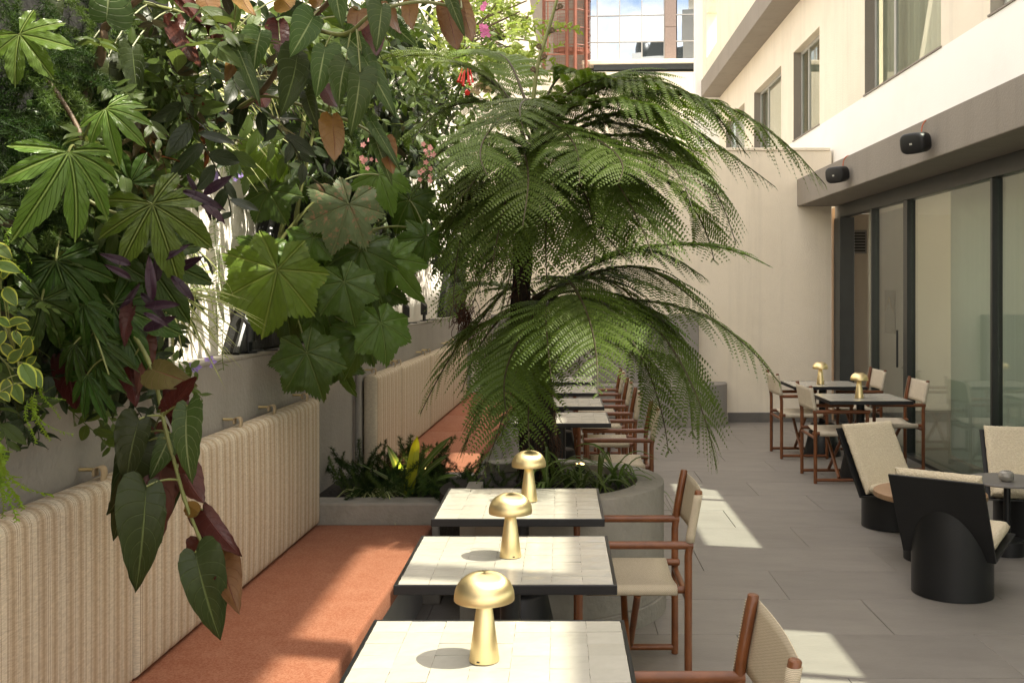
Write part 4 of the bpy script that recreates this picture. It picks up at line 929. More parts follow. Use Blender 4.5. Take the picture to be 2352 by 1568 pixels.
def place(o, B, T, Nn, wid=1.0):
    y = (T-B); L = y.length; y.normalize()
    z = (Nn-y*Nn.dot(y))
    z = z.normalized() if z.length > 1e-4 else y.orthogonal().normalized()
    x = y.cross(z)
    o.matrix_local = Matrix.Translation(B) @ Matrix((x, y, z)).transposed().to_4x4() @ Matrix.Diagonal((L*wid, L, L, 1))
EYE = Vector((0, 0, HC))
def hint(p, up=.5, side=0., flip=False):
    n = (EYE-p).normalized()
    if flip: n = -n
    return (n+Vector((side, 0, up))+Vector((rnd.gauss(0, .18), rnd.gauss(0, .18), rnd.gauss(0, .18)))).normalized()
class Plant:
    """A thing with stems and single leaves; all points are given in world space and kept relative to its base."""
    def __init__(s, name, label, cat, base, group=None):
        s.base = Vector(base); s.root = thing(name, label, cat, base, 0, group); s.sm = []; s.tubes = {}
    def stem(s, pts, r, mat='stem', n=24, taper=.6):
        q = crom(pts, n); rs = [r*(1-(1-taper)*i/(n-1))*(1.25 if i % 6 == 0 and r > .006 else 1) for i in range(n)]
        s.tubes.setdefault(mat, []).append(([p-s.base for p in q], rs)); s.sm += q; return q
    def leaf(s, key, B, T, Nn=None, wid=1.0, petiole=True, pm='stem', pr=.0022, var=None, name='leaf'):
        me = LF[key][var if var is not None else rnd.randrange(len(LF[key]))]
        if key.startswith('beg'): B = B+(B-T)*.10; wid = wid*.95
        o = link(name, me, None, s.root); place(o, B-s.base, T-s.base, Nn if Nn is not None else hint((B+T)/2), wid)
        if petiole and s.sm:
            nr = min(s.sm, key=lambda q: (q-B).length)
            d = (B-nr); 
            if d.length > .01 and d.length < .5:
                mid = (nr+B)/2+Vector((0, 0, d.length*.18))
                s.tubes.setdefault(pm, []).append(([p-s.base for p in bez(nr, mid, B, 7)], [pr*1.2]*3+[pr]*4))
        return o
    def done(s):
        for m_, ts in s.tubes.items():
            for i, (q, rs) in enumerate(sorted(ts, key=lambda t: -t[1][0])):
                pass
            big = [t for t in ts if len(t[0]) > 7]; small = [t for t in ts if len(t[0]) <= 7]
            for q, rs in big: part('stem', MB().tube(q, rs, 8), LM[m_], s.root, smooth=60)
            if small:
                mb = MB()
                for q, rs in small: mb.tube(q, rs, 5)
                stuff(part('petioles', mb, LM[m_], s.root, smooth=60))
        return s.root
# ---- fine foliage meshes, unit length
def tri_mesh(name, V, T, U, mat):
    return mesh_uv(name, V, T, U, mat)
def spray_mesh(name, mat, seed, n=270, L=1.0, needle=.075, bush=.16, droop=.5):
    """Plume of an asparagus fern: side shoots set with thin needles."""
    rr = random.Random(seed); V, T, U = [], [], []
    def tri(p, d, l, w):
        a = d.cross(Vector((rr.gauss(0, 1), rr.gauss(0, 1), rr.gauss(0, 1))))
        if a.length < 1e-5: return
        a.normalize(); o = len(V); V.extend([p-a*w, p+a*w, p+d*l]); T.append((o, o+1, o+2)); U.extend([(.3, 0), (.7, 0), (.5, 1)])
    def axis(t): return Vector((0, t*L*.92, .35*L*t-droop*L*t*t))
    pts = [axis(i/20) for i in range(21)]
    for a, b in zip(pts, pts[1:]):
        o = len(V); w = Vector((.006, 0, 0)); V.extend([a-w, a+w, b+w, b-w]); T.append((o, o+1, o+2, o+3)); U.extend([(.5, .1)]*4)
    for i in range(n//6):
        t = .08+.92*(i/(n//6)); p = axis(t); ang = rr.uniform(0, 6.28); sl = bush*(1.15-t)*rr.uniform(.6, 1.2)
        d = Vector((math.cos(ang), .7, math.sin(ang)*.6)).normalized()
        for k in range(7):
            q = p+d*sl*k/6+Vector((0, 0, -.25*sl*(k/6)**2))
            for _ in range(3):
                tri(q, (d*.5+Vector((rr.gauss(0, 1), rr.gauss(0, 1), rr.gauss(0, 1))).normalized()).normalized(), needle*rr.uniform(.6, 1.1), .0034)
    return tri_mesh(name, V, T, U, mat)
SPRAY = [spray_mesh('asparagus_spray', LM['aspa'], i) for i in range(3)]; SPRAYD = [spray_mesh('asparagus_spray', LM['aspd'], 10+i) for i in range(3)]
def strap_mesh(name, mat, seed, n=22, spread=1.0, up=.9, wid=.016, hang=1.2):
    rr = random.Random(seed); V, Fc, U = [], [], []
    for i in range(n):
        a = rr.uniform(0, 6.28); L = rr.uniform(.55, 1.05); d = Vector((math.cos(a), math.sin(a), 0)); e = rr.uniform(.35, 1.0)*up; s = d.cross(Vector((0, 0, 1)))
        o = len(V); m = 10; tw = rr.gauss(0, .4)
        for k in range(m+1):
            t = k/m; p = d*(L*spread*t*(.55+.35*t))+Vector((0, 0, e*t*L-hang*L*t*t*rr.uniform(.98, 1.02)))
            w = wid*(1-t**3)*min(1, .5+t*3); sd = (s*math.cos(tw*t)+Vector((0, 0, 1))*math.sin(tw*t))
            V.extend([p-sd*w, p-Vector((0, 0, w*.35)), p+sd*w]); U.extend([(0, t), (.5, t), (1, t)])
        for k in range(m): q = o+3*k; Fc += [(q, q+1, q+4, q+3), (q+1, q+2, q+5, q+4)]
    return mesh_uv(name, V, Fc, U, mat)
STRAP = [strap_mesh('strap_leaves', LM['spid'], i) for i in range(3)]; STRAPG = [strap_mesh('strap_leaves', LM['spig'], 5+i, 18, .9, 1.7, .022, 1.25) for i in range(2)]
def sprig_mesh(name, key, seed, n=16, ls=.20, hang=.25, alt=True):
    """A leafy twig of unit length built from small blades."""
    rr = random.Random(seed); V, Fc, U = [], [], []; src = LF[key][0]
    sv = np.array([v.co[:] for v in src.vertices]); sf = [tuple(p.vertices) for p in src.polygons]; su = np.zeros((len(sv), 2))
    for p in src.polygons:
        for li in p.loop_indices: su[src.loops[li].vertex_index] = src.uv_layers[0].data[li].uv[:]
    def ax(t): return Vector((.06*math.sin(t*5), t, .12*t-hang*t*t))
    pts = [ax(i/12) for i in range(13)]
    for a, b in zip(pts, pts[1:]):
        for w in (Vector((.007, 0, 0)), Vector((0, 0, .007))):
            o = len(V); V.extend([a-w, a+w, b+w, b-w]); Fc.append((o, o+1, o+2, o+3)); U.extend([(.5, .02)]*4)
    for i in range(n):
        t = .06+.94*i/(n-1); p = ax(t); sgn = 1 if i % 2 else -1
        d = Vector((sgn*rr.uniform(.5, 1), rr.uniform(.2, .9), rr.gauss(-.1, .35))).normalized(); nn = (Vector((0, 0, 1))+Vector((rr.gauss(0, .5), rr.gauss(0, .5), 0))).normalized()
        z = (nn-d*nn.dot(d)).normalized(); x = d.cross(z); L = ls*rr.uniform(.6, 1.15)*(1.1-.4*t)
        A = np.array([[x.x, d.x, z.x], [x.y, d.y, z.y], [x.z, d.z, z.z]])*L; o = len(V)
        V.extend([tuple(q) for q in (sv@A.T+np.array(p[:]))]); Fc.extend([tuple(k+o for k in f) for f in sf]); U.extend([tuple(q) for q in su])
    return mesh_uv(name, V, Fc, U, LM[key])
SPRIG = {k: [sprig_mesh(k+'_sprig', k, i+3, n, ls, hg) for i in range(2)] for k, n, ls, hg in (('shru', 12, .34, .3), ('red', 9, .42, .4), ('dark', 12, .36, .3), ('fuch', 26, .15, .45), ('lime', 34, .085, .9))}
def clump(name, label, cat, base, items, group=None, pname='spray'):
    """items: (mesh, start, end, normal)"""
    t = thing(name, label, cat, base, 0, group)
    for me, B, T, Nn in items:
        o = link(pname, me, None, t); place(o, B-Vector(base), T-Vector(base), Nn)
    return t
def rv(s=1.0): return Vector((rnd.gauss(0, s), rnd.gauss(0, s), rnd.gauss(0, s)))
# ================================================================ plants on the left wall
def depth(px, out): return wy(min(px, 1000))*(1-out)
# ---- fatsia
pf = Plant('fatsia_plant', 'fatsia with large glossy hand shaped leaves at upper left', 'plant', P(120, 700, 2.95))
pf.stem([P(120, 700, 3.0), P(140, 560, 2.9), P(150, 430, 2.8), P(190, 330, 2.8), P(120, 200, 2.85), P(40, 120, 2.8)], .009, 'cane')
pf.stem([P(150, 430, 2.8), P(240, 480, 2.85), P(310, 500, 2.9)], .006, 'stem')
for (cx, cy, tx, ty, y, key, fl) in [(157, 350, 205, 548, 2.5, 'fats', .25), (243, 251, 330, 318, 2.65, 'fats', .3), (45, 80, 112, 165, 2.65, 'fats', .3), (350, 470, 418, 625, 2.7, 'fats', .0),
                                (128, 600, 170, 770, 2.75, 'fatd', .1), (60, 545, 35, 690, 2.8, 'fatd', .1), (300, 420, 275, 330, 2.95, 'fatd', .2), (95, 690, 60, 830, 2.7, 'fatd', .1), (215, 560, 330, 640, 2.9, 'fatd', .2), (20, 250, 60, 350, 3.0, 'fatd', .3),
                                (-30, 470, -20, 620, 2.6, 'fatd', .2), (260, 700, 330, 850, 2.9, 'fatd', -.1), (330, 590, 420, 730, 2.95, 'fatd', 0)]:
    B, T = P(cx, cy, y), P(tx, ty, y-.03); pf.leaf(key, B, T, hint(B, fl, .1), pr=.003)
pf.done()
# ---- hanging lobed fern leaves
pg_ = Plant('lobed_fern', 'pale blue green lobed fern leaves hanging over the ledge at left', 'plant', P(210, 720, 2.85))
pg_.stem([P(180, 690, 2.9), P(215, 760, 2.8), P(250, 860, 2.75)], .004)
for (cx, cy, tx, ty) in [(190, 700, 250, 800), (210, 770, 290, 880), (225, 830, 275, 905), (200, 860, 240, 975), (170, 790, 190, 900)]:
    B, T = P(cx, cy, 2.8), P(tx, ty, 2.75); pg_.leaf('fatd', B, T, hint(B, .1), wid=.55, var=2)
pg_.done()
# ---- trailing begonia in front of the backrests
pb = Plant('trailing_begonia', 'trailing begonia vine with long dark leaves hanging before the striped cushions', 'plant', P(180, 640, 2.95))
pb.stem([P(180, 630, 3.05), P(240, 700, 2.95), P(310, 775, 2.9), P(345, 840, 2.85), P(365, 910, 2.82), P(380, 985, 2.8), P(400, 1060, 2.8), P(425, 1150, 2.8), P(450, 1215, 2.8), P(470, 1262, 2.8)], .0068, 'stem', 40)
for (key, bx, by, tx, ty, y, fl, w, var) in [
    ('bego2', 313, 985, 281, 1104, 2.75, 0, 1.15, 0), ('bego', 427, 958, 412, 1098, 2.72, 0, .85, 1), ('bego2', 334, 1155, 326, 1356, 2.72, 0, .95, 0), ('bego2', 330, 1040, 268, 1190, 2.8, 0, .9, 1),
    ('bego2', 370, 1070, 345, 1232, 2.84, 1, .95, 0), ('bego2', 455, 1300, 490, 1466, 2.74, 0, 1.05, 1), ('begu', 510, 1290, 538, 1412, 2.8, 1, .95, 0), ('bego2', 478, 1190, 546, 1297, 2.86, 1, .8, 1), ('bego2', 300, 1050, 275, 1240, 2.86, 0, .8, 1),
    ('bego2', 395, 930, 458, 862, 2.78, 1, .8, 2), ('begu', 360, 852, 428, 872, 2.8, 0, 1.4, 0), ('bego2', 402, 1044, 450, 1108, 2.86, 1, 1, 1), ('bego2', 398, 905, 408, 1010, 2.9, 1, .9, 0), ('bego2', 358, 1000, 372, 1080, 2.9, 1, 1.1, 0),
    ('bego2', 420, 1080, 455, 1170, 2.88, 1, 1.2, 0), ('bego2', 345, 1090, 318, 1290, 2.85, 0, 1.1, 3), ('bego', 385, 1010, 352, 1090, 2.8, 0, 1.1, 3), ('bego2', 470, 1250, 525, 1330, 2.86, 1, 1.1, 3), ('bego2', 300, 860, 312, 950, 2.9, 1, .8, 1), ('bego2', 330, 800, 318, 905, 2.92, 1, .7, 2), ('bego2', 150, 840, 178, 950, 2.9, 1, 1.1, 0), ('bego2', 250, 860, 258, 940, 3.0, 0, .9, 1), ('begu', 440, 1165, 480, 1188, 2.8, 1, 1.0, 1), ('bego2', 300, 720, 270, 800, 2.9, 1, .8, 1)]:
    B, T = P(bx, by, y), P(tx, ty, y-.04); B = B+(B-T)*.08; T = T+(T-B)*.05; pb.leaf(key, B, T, hint(B, -.05, 0, bool(fl)), w*.86, pr=.0026, var=var)
pb.done()
# ---- begonia canes arching overhead
pt = Plant('cane_begonia', 'cane begonia arching overhead with silver veined leaves and red undersides', 'plant', P(560, 260, 4.2))
pt.stem([P(300, 375, 3.9), P(420, 312, 3.75), P(520, 268, 3.65), P(600, 212, 3.5), P(655, 130, 3.3), P(700, 60, 3.2), P(760, 0, 3.1), P(800, -60, 3.0)], .012, 'cane', 36)
pt.stem([P(520, 268, 3.65), P(600, 222, 3.5), P(700, 245, 3.4), P(770, 268, 3.3), P(830, 292, 3.2), P(868, 318, 3.15)], .006, 'stem')
pt.stem([P(310, 5, 3.3), P(420, 32, 3.3), P(520, 85, 3.3), P(560, 118, 3.25)], .007, 'stem')
pt.stem([P(700, 60, 3.2), P(790, 80, 3.1), P(860, 30, 3.05), P(960, 5, 3.05), P(1060, 20, 3.1)], .007, 'stem')
for (key, bx, by, tx, ty, y, fl, w, var) in [
    ('bego', 716, 45, 676, 122, 3.1, 0, 1.25, 0), ('bego', 597, 78, 577, 150, 3.2, 0, 1.4, 0), ('bego', 546, 112, 600, 236, 3.15, 0, .55, 2), ('bego2', 682, 135, 667, 260, 3.2, 0, .95, 0), ('bego', 745, 117, 725, 202, 3.1, 0, 1.1, 1), ('bego', 792, 148, 766, 230, 3.05, 0, 1.15, 0),
    ('bego', 797, 86, 845, 138, 3.1, 0, 1.0, 1), ('bego', 826, 178, 816, 290, 3.0, 0, .9, 1), ('bego', 838, 137, 908, 262, 3.05, 0, .65, 2), ('bego', 876, 20, 871, 103, 3.0, 0, .95, 0), ('bego', 770, -25, 774, 38, 3.05, 0, 1.1, 1),
    ('begu', 764, 282, 780, 398, 3.15, 1, .75, 1), ('bego2', 748, 207, 771, 266, 3.25, 1, .9, 0), ('bego', 851, 275, 921, 389, 3.1, 0, .4, 2), ('bego', 862, 322, 893, 405, 3.1, 0, .6, 1), ('begu', 886, 330, 896, 418, 3.12, 1, .7, 0), ('bego2', 703, 219, 719, 292, 3.3, 0, .7, 1),
    ('begu', 822, 30, 809, 90, 3.2, 1, 1.2, 0), ('begu', 896, 24, 902, 106, 3.2, 1, .8, 1), ('begu', 940, 10, 929, 84, 3.2, 1, .8, 0), ('bego', 1031, -6, 1056, 62, 3.05, 0, .6, 1), ('begu', 1026, 22, 1058, 138, 3.15, 1, .85, 0), ('begu', 1060, 12, 1100, 128, 3.2, 1, .6, 1),
    ('bego2', 411, 60, 459, 200, 3.2, 1, .55, 1), ('bego2', 492, 52, 535, 146, 3.25, 1, .8, 0), ('bego2', 408, -10, 478, 70, 3.25, 1, .5, 2), ('begu', 552, -12, 586, 74, 3.2, 1, .6, 1), ('begu', 544, 112, 514, 206, 3.25, 1, .6, 0), ('begu', 470, 0, 495, 60, 3.3, 1, 1.1, 0),
    ('bego2', 195, 127, 186, 216, 3.1, 0, .95, 0), ('bego2', 249, 140, 257, 226, 3.1, 0, 1.25, 1), ('bego2', 305, 118, 316, 221, 3.1, 0, .8, 0), ('bego', 245, 38, 255, -70, 2.95, 0, 1.5, 0), ('bego2', 640, 60, 650, 150, 3.4, 1, .9, 1), ('bego2', 850, 60, 870, 150, 3.4, 1, .9, 0),
    ('bego2', 600, 225, 610, 262, 3.6, 1, 1.1, 0), ('begu', 650, 0, 690, 40, 3.4, 1, 1.2, 1), ('begu', 720, -10, 745, 30, 3.4, 1, 1.2, 0), ('bego', 905, 60, 945, 95, 3.25, 0, .9, 0), ('bego2', 350, 40, 375, 140, 3.4, 0, .7, 1), ('bego2', 130, 10, 120, 80, 3.1, 0, .8, 0)]:
    B, T = P(bx, by, y), P(tx, ty, y-.04); pt.leaf(key, B, T, hint(B, -.05, 0, bool(fl)), w, pr=.0024, var=var)
pt.done()
pk = Plant('cane_begonia', 'thick brown begonia cane rising at upper left through the asparagus fern', 'plant', P(150, 340, 3.15))
pk.stem([P(150, 345, 3.1), P(185, 250, 3.1), P(215, 190, 3.1), P(238, 95, 3.05), P(245, 60, 3.05), P(330, -10, 3.0)], .016, 'cane')
pk.done()
# ---- big lobed leaves
pl2 = Plant('lobed_leaf_plant', 'plant with big lobed grape like leaves hanging over the ledge', 'plant', P(660, 560, 5.3))
pl2.stem([P(600, 780, 5.3), P(640, 560, 5.25), P(690, 330, 5.2), P(700, 250, 5.2)], .016, 'stem')
pl2.stem([P(665, 700, 5.3), P(680, 500, 5.25), P(720, 300, 5.25)], .014, 'stem')
pl2.stem([P(620, 600, 5.2), P(650, 545, 5.2), P(715, 470, 5.25), P(780, 420, 5.3)], .011, 'stem')
pl2.stem([P(680, 560, 5.3), P(800, 540, 5.4), P(900, 520, 5.6), P(975, 530, 5.8)], .007, 'stem')
for (key, cx, cy, tx, ty, y, w, var, up) in [
    ('gray', 636, 620, 604, 775, 4.75, 1.02, 0, .25), ('grap', 620, 572, 590, 650, 5.0, 1.2, 1, .6), ('grap', 719, 545, 702, 612, 5.1, 1.1, 0, .1), ('grap', 790, 648, 815, 738, 5.0, 1.05, 0, .2), ('grap', 827, 573, 872, 665, 5.2, 1, 1, .1), ('grap', 715, 650, 762, 735, 5.1, 1, 1, .1),
    ('grap', 874, 742, 896, 832, 5.1, 1.05, 0, .1), ('grap', 704, 810, 745, 912, 4.9, 1, 0, 0), ('grap', 830, 769, 812, 862, 5.15, 1, 1, 0), ('grap', 736, 712, 752, 790, 5.2, 1, 1, .1), ('grap', 896, 595, 945, 692, 5.4, .9, 2, 0), ('grao', 800, 470, 752, 582, 5.05, 1.05, 1, .3),
    ('grap', 977, 547, 925, 605, 5.6, .9, 1, .2), ('grap', 617, 438, 652, 505, 5.1, 1.1, 0, .4), ('gray', 618, 335, 577, 432, 5.0, .9, 1, .3), ('grap', 870, 402, 900, 470, 5.4, 1.2, 1, .2), ('grap', 760, 770, 770, 850, 5.3, 1, 2, 0), ('grap', 690, 600, 660, 690, 5.35, 1, 2, .1),
    ('grap', 770, 560, 790, 640, 5.45, 1.1, 1, .1), ('grap', 860, 660, 885, 760, 5.5, 1, 2, 0), ('grap', 660, 385, 700, 450, 5.4, 1, 0, .4), ('grap', 780, 830, 790, 905, 5.3, .9, 2, 0), ('grap', 940, 460, 960, 540, 5.9, 1, 1, .2), ('grap', 650, 680, 672, 790, 5.2, 1, 1, 0)]:
    B, T = P(cx, cy, y), P(tx, ty, y-.06); pl2.leaf(key, B, T, hint(B, up), w, pr=.004, var=var)
pl2.done()
# ---- purple spiderwort
pv = Plant('purple_spiderwort', 'purple leaved spiderwort against the bright plaster wall', 'plant', P(330, 640, 3.4))
zz = lambda x, y: (.3*x, 436.8+.3*y)
pv.stem([P(270, 600, 3.45), P(320, 680, 3.3), P(360, 645, 3.2), P(400, 628, 3.15)], .005, 'cane'); pv.stem([P(320, 680, 3.3), P(350, 720, 3.2), P(340, 770, 3.15)], .004, 'cane')
pv.stem([P(400, 420, 3.6), P(440, 440, 3.5), P(480, 430, 3.45)], .004, 'cane')
for (bx, by, tx, ty) in [zz(1300, 650)+zz(1525, 495), zz(1190, 700)+zz(1232, 445), zz(1310, 660)+zz(1490, 825), zz(1110, 890)+zz(1355, 855), zz(1100, 1070)+zz(1325, 965), zz(1080, 790)+zz(1265, 965), zz(1000, 575)+zz(755, 465), zz(1000, 840)+zz(880, 900), zz(950, 880)+zz(1060, 745),
                         (468, 447, 527, 403), (420, 440, 505, 462), (400, 450, 380, 420), (440, 445, 520, 500), (470, 455, 480, 500), (350, 690, 340, 590), (300, 640, 240, 600), (330, 720, 380, 735), (370, 600, 420, 560), (450, 440, 430, 400)]:
    y = rnd.uniform(2.6, 2.85); B, T = P(bx, by, y), P(tx, ty, y-.02); pv.leaf('purp', B, T, hint(B, .4), .95, False)
pv.done()
# ---- yellow variegated leaves at the left edge
py_ = Plant('variegated_plectranthus', 'yellow edged variegated leaves at the left edge', 'plant', P(20, 800, 2.5))
py_.stem([P(-20, 700, 2.6), P(20, 770, 2.5), P(40, 830, 2.45), P(55, 880, 2.45)], .004); py_.stem([P(-20, 800, 2.5), P(30, 850, 2.45)], .003)
for (bx, by, tx, ty) in [(14, 745, 66, 728), (32, 760, 50, 790), (42, 790, 75, 775), (55, 820, 72, 770), (50, 835, 82, 895), (68, 845, 100, 893), (15, 870, 12, 925), (-10, 605, 48, 615), (10, 660, 40, 705), (0, 730, 20, 750), (5, 790, 38, 822), (20, 830, 50, 800), (50, 850, 75, 885), (0, 900, 25, 920), (-15, 560, 30, 590), (40, 745, 70, 755), (5, 640, 20, 600), (10, 760, -10, 800), (62, 835, 80, 820), (30, 880, 50, 930)]:
    y = rnd.uniform(2.35, 2.55); B, T = P(bx, by, y), P(tx, ty, y-.02); T = B+(T-B)*.86; py_.leaf('vari', B, T, hint(B, .2), .95, True, pr=.0012)
py_.done()
# ---- filler growth on the panels
def inzone(px, py):
    """Where the photograph shows growth on the left wall."""
    if 385 < px < 735-.12*py and 300 < py < 850: return False
    if py > 880-.09*px and px < 450: return False
    if py > 560 and 440 < px < 1010: return False
    if 430 < px < 670 and py > 110 and rnd.random() < .72: return False
    return True
def mass(label, n, x0, x1, y0, y1, kinds, base, out=(.05, .22), size=(.16, .3), name='filler_plant', pname='sprig', cat='plant', group='living wall filler plants', down=.7):
    it = []; tries = 0
    while len(it) < n and tries < n*30:
        tries += 1; px, py = rnd.uniform(x0, x1), rnd.uniform(y0, y1)
        if not inzone(px, py): continue
        y = depth(px, rnd.uniform(*out)); B = P(px, py, y); s = rnd.uniform(*size)
        d = Vector((rnd.uniform(.1, 1), rnd.gauss(-.2, .5), rnd.gauss(-down, .6))).normalized()
        it.append((rnd.choice(kinds), B, B+d*s, (Vector((.6, -.5, .7))+rv(.4)).normalized()))
    return clump(name, label, cat, base, it, group, pname)
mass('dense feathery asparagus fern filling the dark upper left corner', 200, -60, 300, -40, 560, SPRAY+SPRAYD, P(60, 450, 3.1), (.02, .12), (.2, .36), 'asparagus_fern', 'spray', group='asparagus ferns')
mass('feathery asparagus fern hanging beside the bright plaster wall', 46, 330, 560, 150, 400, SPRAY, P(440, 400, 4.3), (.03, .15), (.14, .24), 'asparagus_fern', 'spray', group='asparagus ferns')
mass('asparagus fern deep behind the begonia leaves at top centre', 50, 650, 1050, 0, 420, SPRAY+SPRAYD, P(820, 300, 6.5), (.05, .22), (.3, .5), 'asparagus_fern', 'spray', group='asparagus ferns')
mass('dull green small leaved shrub mixed into the left planting', 80, 180, 470, 60, 480, SPRIG['shru'], P(300, 400, 3.6), (.03, .2), (.14, .26))
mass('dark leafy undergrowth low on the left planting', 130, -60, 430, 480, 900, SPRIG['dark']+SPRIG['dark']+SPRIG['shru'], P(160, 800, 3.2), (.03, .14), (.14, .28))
mass('bronze leaved trailing plant in the middle of the left planting', 16, 250, 560, 60, 420, SPRIG['red'], P(420, 380, 4.0), (.04, .22), (.14, .26))
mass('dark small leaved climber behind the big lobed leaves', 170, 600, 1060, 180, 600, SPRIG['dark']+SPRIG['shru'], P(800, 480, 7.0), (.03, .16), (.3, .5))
mass('green leafy climber at the top centre of the planting', 130, 380, 1150, -30, 230, SPRIG['shru']+SPRIG['dark']+SPRIG['shru'], P(700, 150, 5.5), (.05, .3), (.25, .42))
# ---- spider plants
def straps(label, spots, size, base, kinds=STRAP, out=.10, name='spider_plant', group='striped spider plants'):
    it = []
    for px, py, s in spots:
        y = depth(px, out); B = P(px, py, y); it.append((rnd.choice(kinds), B, B+Vector((rnd.gauss(0, .3), rnd.gauss(0, .3)+.001, 0)).normalized()*s*size, (Vector((.75, -.45, .5))+rv(.2)).normalized()))
    return clump(name, label, 'plant', base, it, group, 'strap_leaves')
straps('spider plant with striped leaves arching over the sunlit plaster', [(412, 570, .9), (420, 640, 1.05), (410, 690, 1.05), (395, 600, 1), (405, 745, .9)], .33, P(410, 640, 4.2))
straps('cascade of spider plants beneath the cane begonia', [(470, 260, 1), (480, 300, .8), (440, 200, 1), (540, 230, 1), (520, 150, 1.1), (560, 180, 1), (450, 330, .9), (630, 200, .9), (400, 250, .8), (560, 60, 1), (500, 60, 1), (610, 120, 1)], .40, P(500, 300, 4.4))
straps('grassy green strap plant high behind the begonia leaves', [(640, 250, .8), (690, 120, 1), (900, 130, 1), (990, 120, 1.1), (960, 320, .8)], .5, P(800, 250, 6), STRAPG, .12, 'strap_leaf_plant')
# ---- hanging strings
def strand_mesh(n, key='shru', L=1.0, s=.045, seed=0, curl=True):
    rr = random.Random(seed); V, Fc, U = [], [], []
    def tri3(a, b, c): o = len(V); V.extend([a, b, c]); Fc.append((o, o+1, o+2)); U.extend([(.3, 0), (.7, 0), (.5, 1)])
    def ax(t): return Vector((.012*math.sin(t*9), t*L, .012*math.cos(t*7)))
    for i in range(30):
        a, b = ax(i/30), ax((i+1)/30); o = len(V); w = Vector((.0028, 0, 0)); V.extend([a-w, a+w, b+w, b-w]); Fc.append((o, o+1, o+2, o+3)); U.extend([(.5, .1)]*4)
    for i in range(n):
        p = ax((i+.5)/n); sg = 1 if i % 2 else -1; prev = None; z0 = rr.gauss(0, .4)
        for k in range(5):
            t = k/4; q = p+Vector((sg*s*math.sin(t*2.0), s*.55*(t*1.2-t*t*.2) if curl else s*.3*t, s*z0*t)); w = Vector((0, .004*math.sin(math.pi*min(1, t+.15)), .003))
            if prev: o = len(V); V.extend([prev[0]-prev[1], prev[0]+prev[1], q+w, q-w]); Fc.append((o, o+1, o+2, o+3)); U.extend([(.2, 0), (.8, 0), (.8, 1), (.2, 1)])
            prev = (q, w)
    return mesh_uv('strand', V, Fc, U, LM[key])
ST = [strand_mesh(30, 'shru', seed=1), strand_mesh(34, 'shru', seed=2)]
it = []
for px, y0, y1, y in [(496, 470, 770, 4.35), (505, 560, 850, 4.35), (490, 500, 640, 4.4), (880, 470, 690, 6.9), (888, 480, 730, 6.9), (896, 480, 745, 6.95), (872, 500, 640, 6.9), (905, 490, 600, 7.0)]:
    it.append((rnd.choice(ST), P(px, y0, y), P(px+rnd.gauss(4, 4), y1, y), Vector((.5, -1, .1))))
clump('string_of_bananas', 'thin hanging strings of banana shaped leaves before the plaster', 'plant', P(496, 480, 4.4), it, None, 'strand')
def lime_cascade(label, spots, base):
    it = []
    for px, y0, y1, y in spots:
        for _ in range(4):
            B = P(px+rnd.gauss(0, 9), y0+rnd.uniform(-15, 40), y+rnd.gauss(0, .03)); T = P(px+rnd.gauss(0, 10), y1+rnd.uniform(-70, 0), y+rnd.gauss(0, .02))
            it.append((rnd.choice(SPRIG['lime']), B, T, (Vector((.4, -1, .1))+rv(.3)).normalized()))
    clump('maidenhair', label, 'plant', base, it, 'lime maidenhair cascades', 'sprig')
lime_cascade('lime green maidenhair trailing below the yellow edged leaves', [(75, 890, 1035, 2.5), (92, 880, 960, 2.55)], P(80, 880, 2.5))
lime_cascade('lime green maidenhair hanging down the left edge of the picture', [(3, 1000, 1225, 2.45), (10, 1050, 1180, 2.45), (20, 520, 640, 2.6), (35, 500, 610, 2.6)], P(5, 1000, 2.5))
# ---- fuchsia shrub above the fern
it = []
for _ in range(70):
    px, py = rnd.uniform(990, 1190), rnd.uniform(-40, 170)
    y = rnd.uniform(8.2, 9.8); B = P(px, py, y); d = Vector((rnd.uniform(-.2, 1), rnd.gauss(-.3, .4), rnd.gauss(.05, .45))).normalized(); it.append((rnd.choice(SPRIG['fuch']), B, B+d*rnd.uniform(.35, .6), (Vector((0, -.7, .7))+rv(.4)).normalized()))
for (ax_, ay, bx, by) in [(1130, 60, 1215, 70), (1180, 55, 1235, 100), (1120, 120, 1225, 120), (1170, 105, 1245, 150), (1150, 20, 1240, 45), (1130, 160, 1235, 215), (1190, 190, 1245, 205), (1100, 90, 1190, 60), (1090, 30, 1180, 20)]:
    it.append((rnd.choice(SPRIG['fuch']), P(ax_, ay, 8.8), P(bx, by, 8.7), Vector((.1, -.6, .8))))
tf = clump('fuchsia_shrub', 'pale green fuchsia shrub with fine arching twigs above the fern', 'shrub', P(1080, 120, 9), it, None, 'sprig')
stuff(part('twigs', (lambda mb: [mb.tube([p-P(1080, 120, 9) for p in crom([P(1040, 140, 9.2), P(1090+rnd.uniform(-30, 30), 90+rnd.uniform(-60, 40), 9), P(1180+rnd.uniform(-50, 40), 70+rnd.uniform(-70, 90), 8.8)], 10)], .006, 5) for _ in range(14)] and mb)(MB()), LM['cane'], tf))
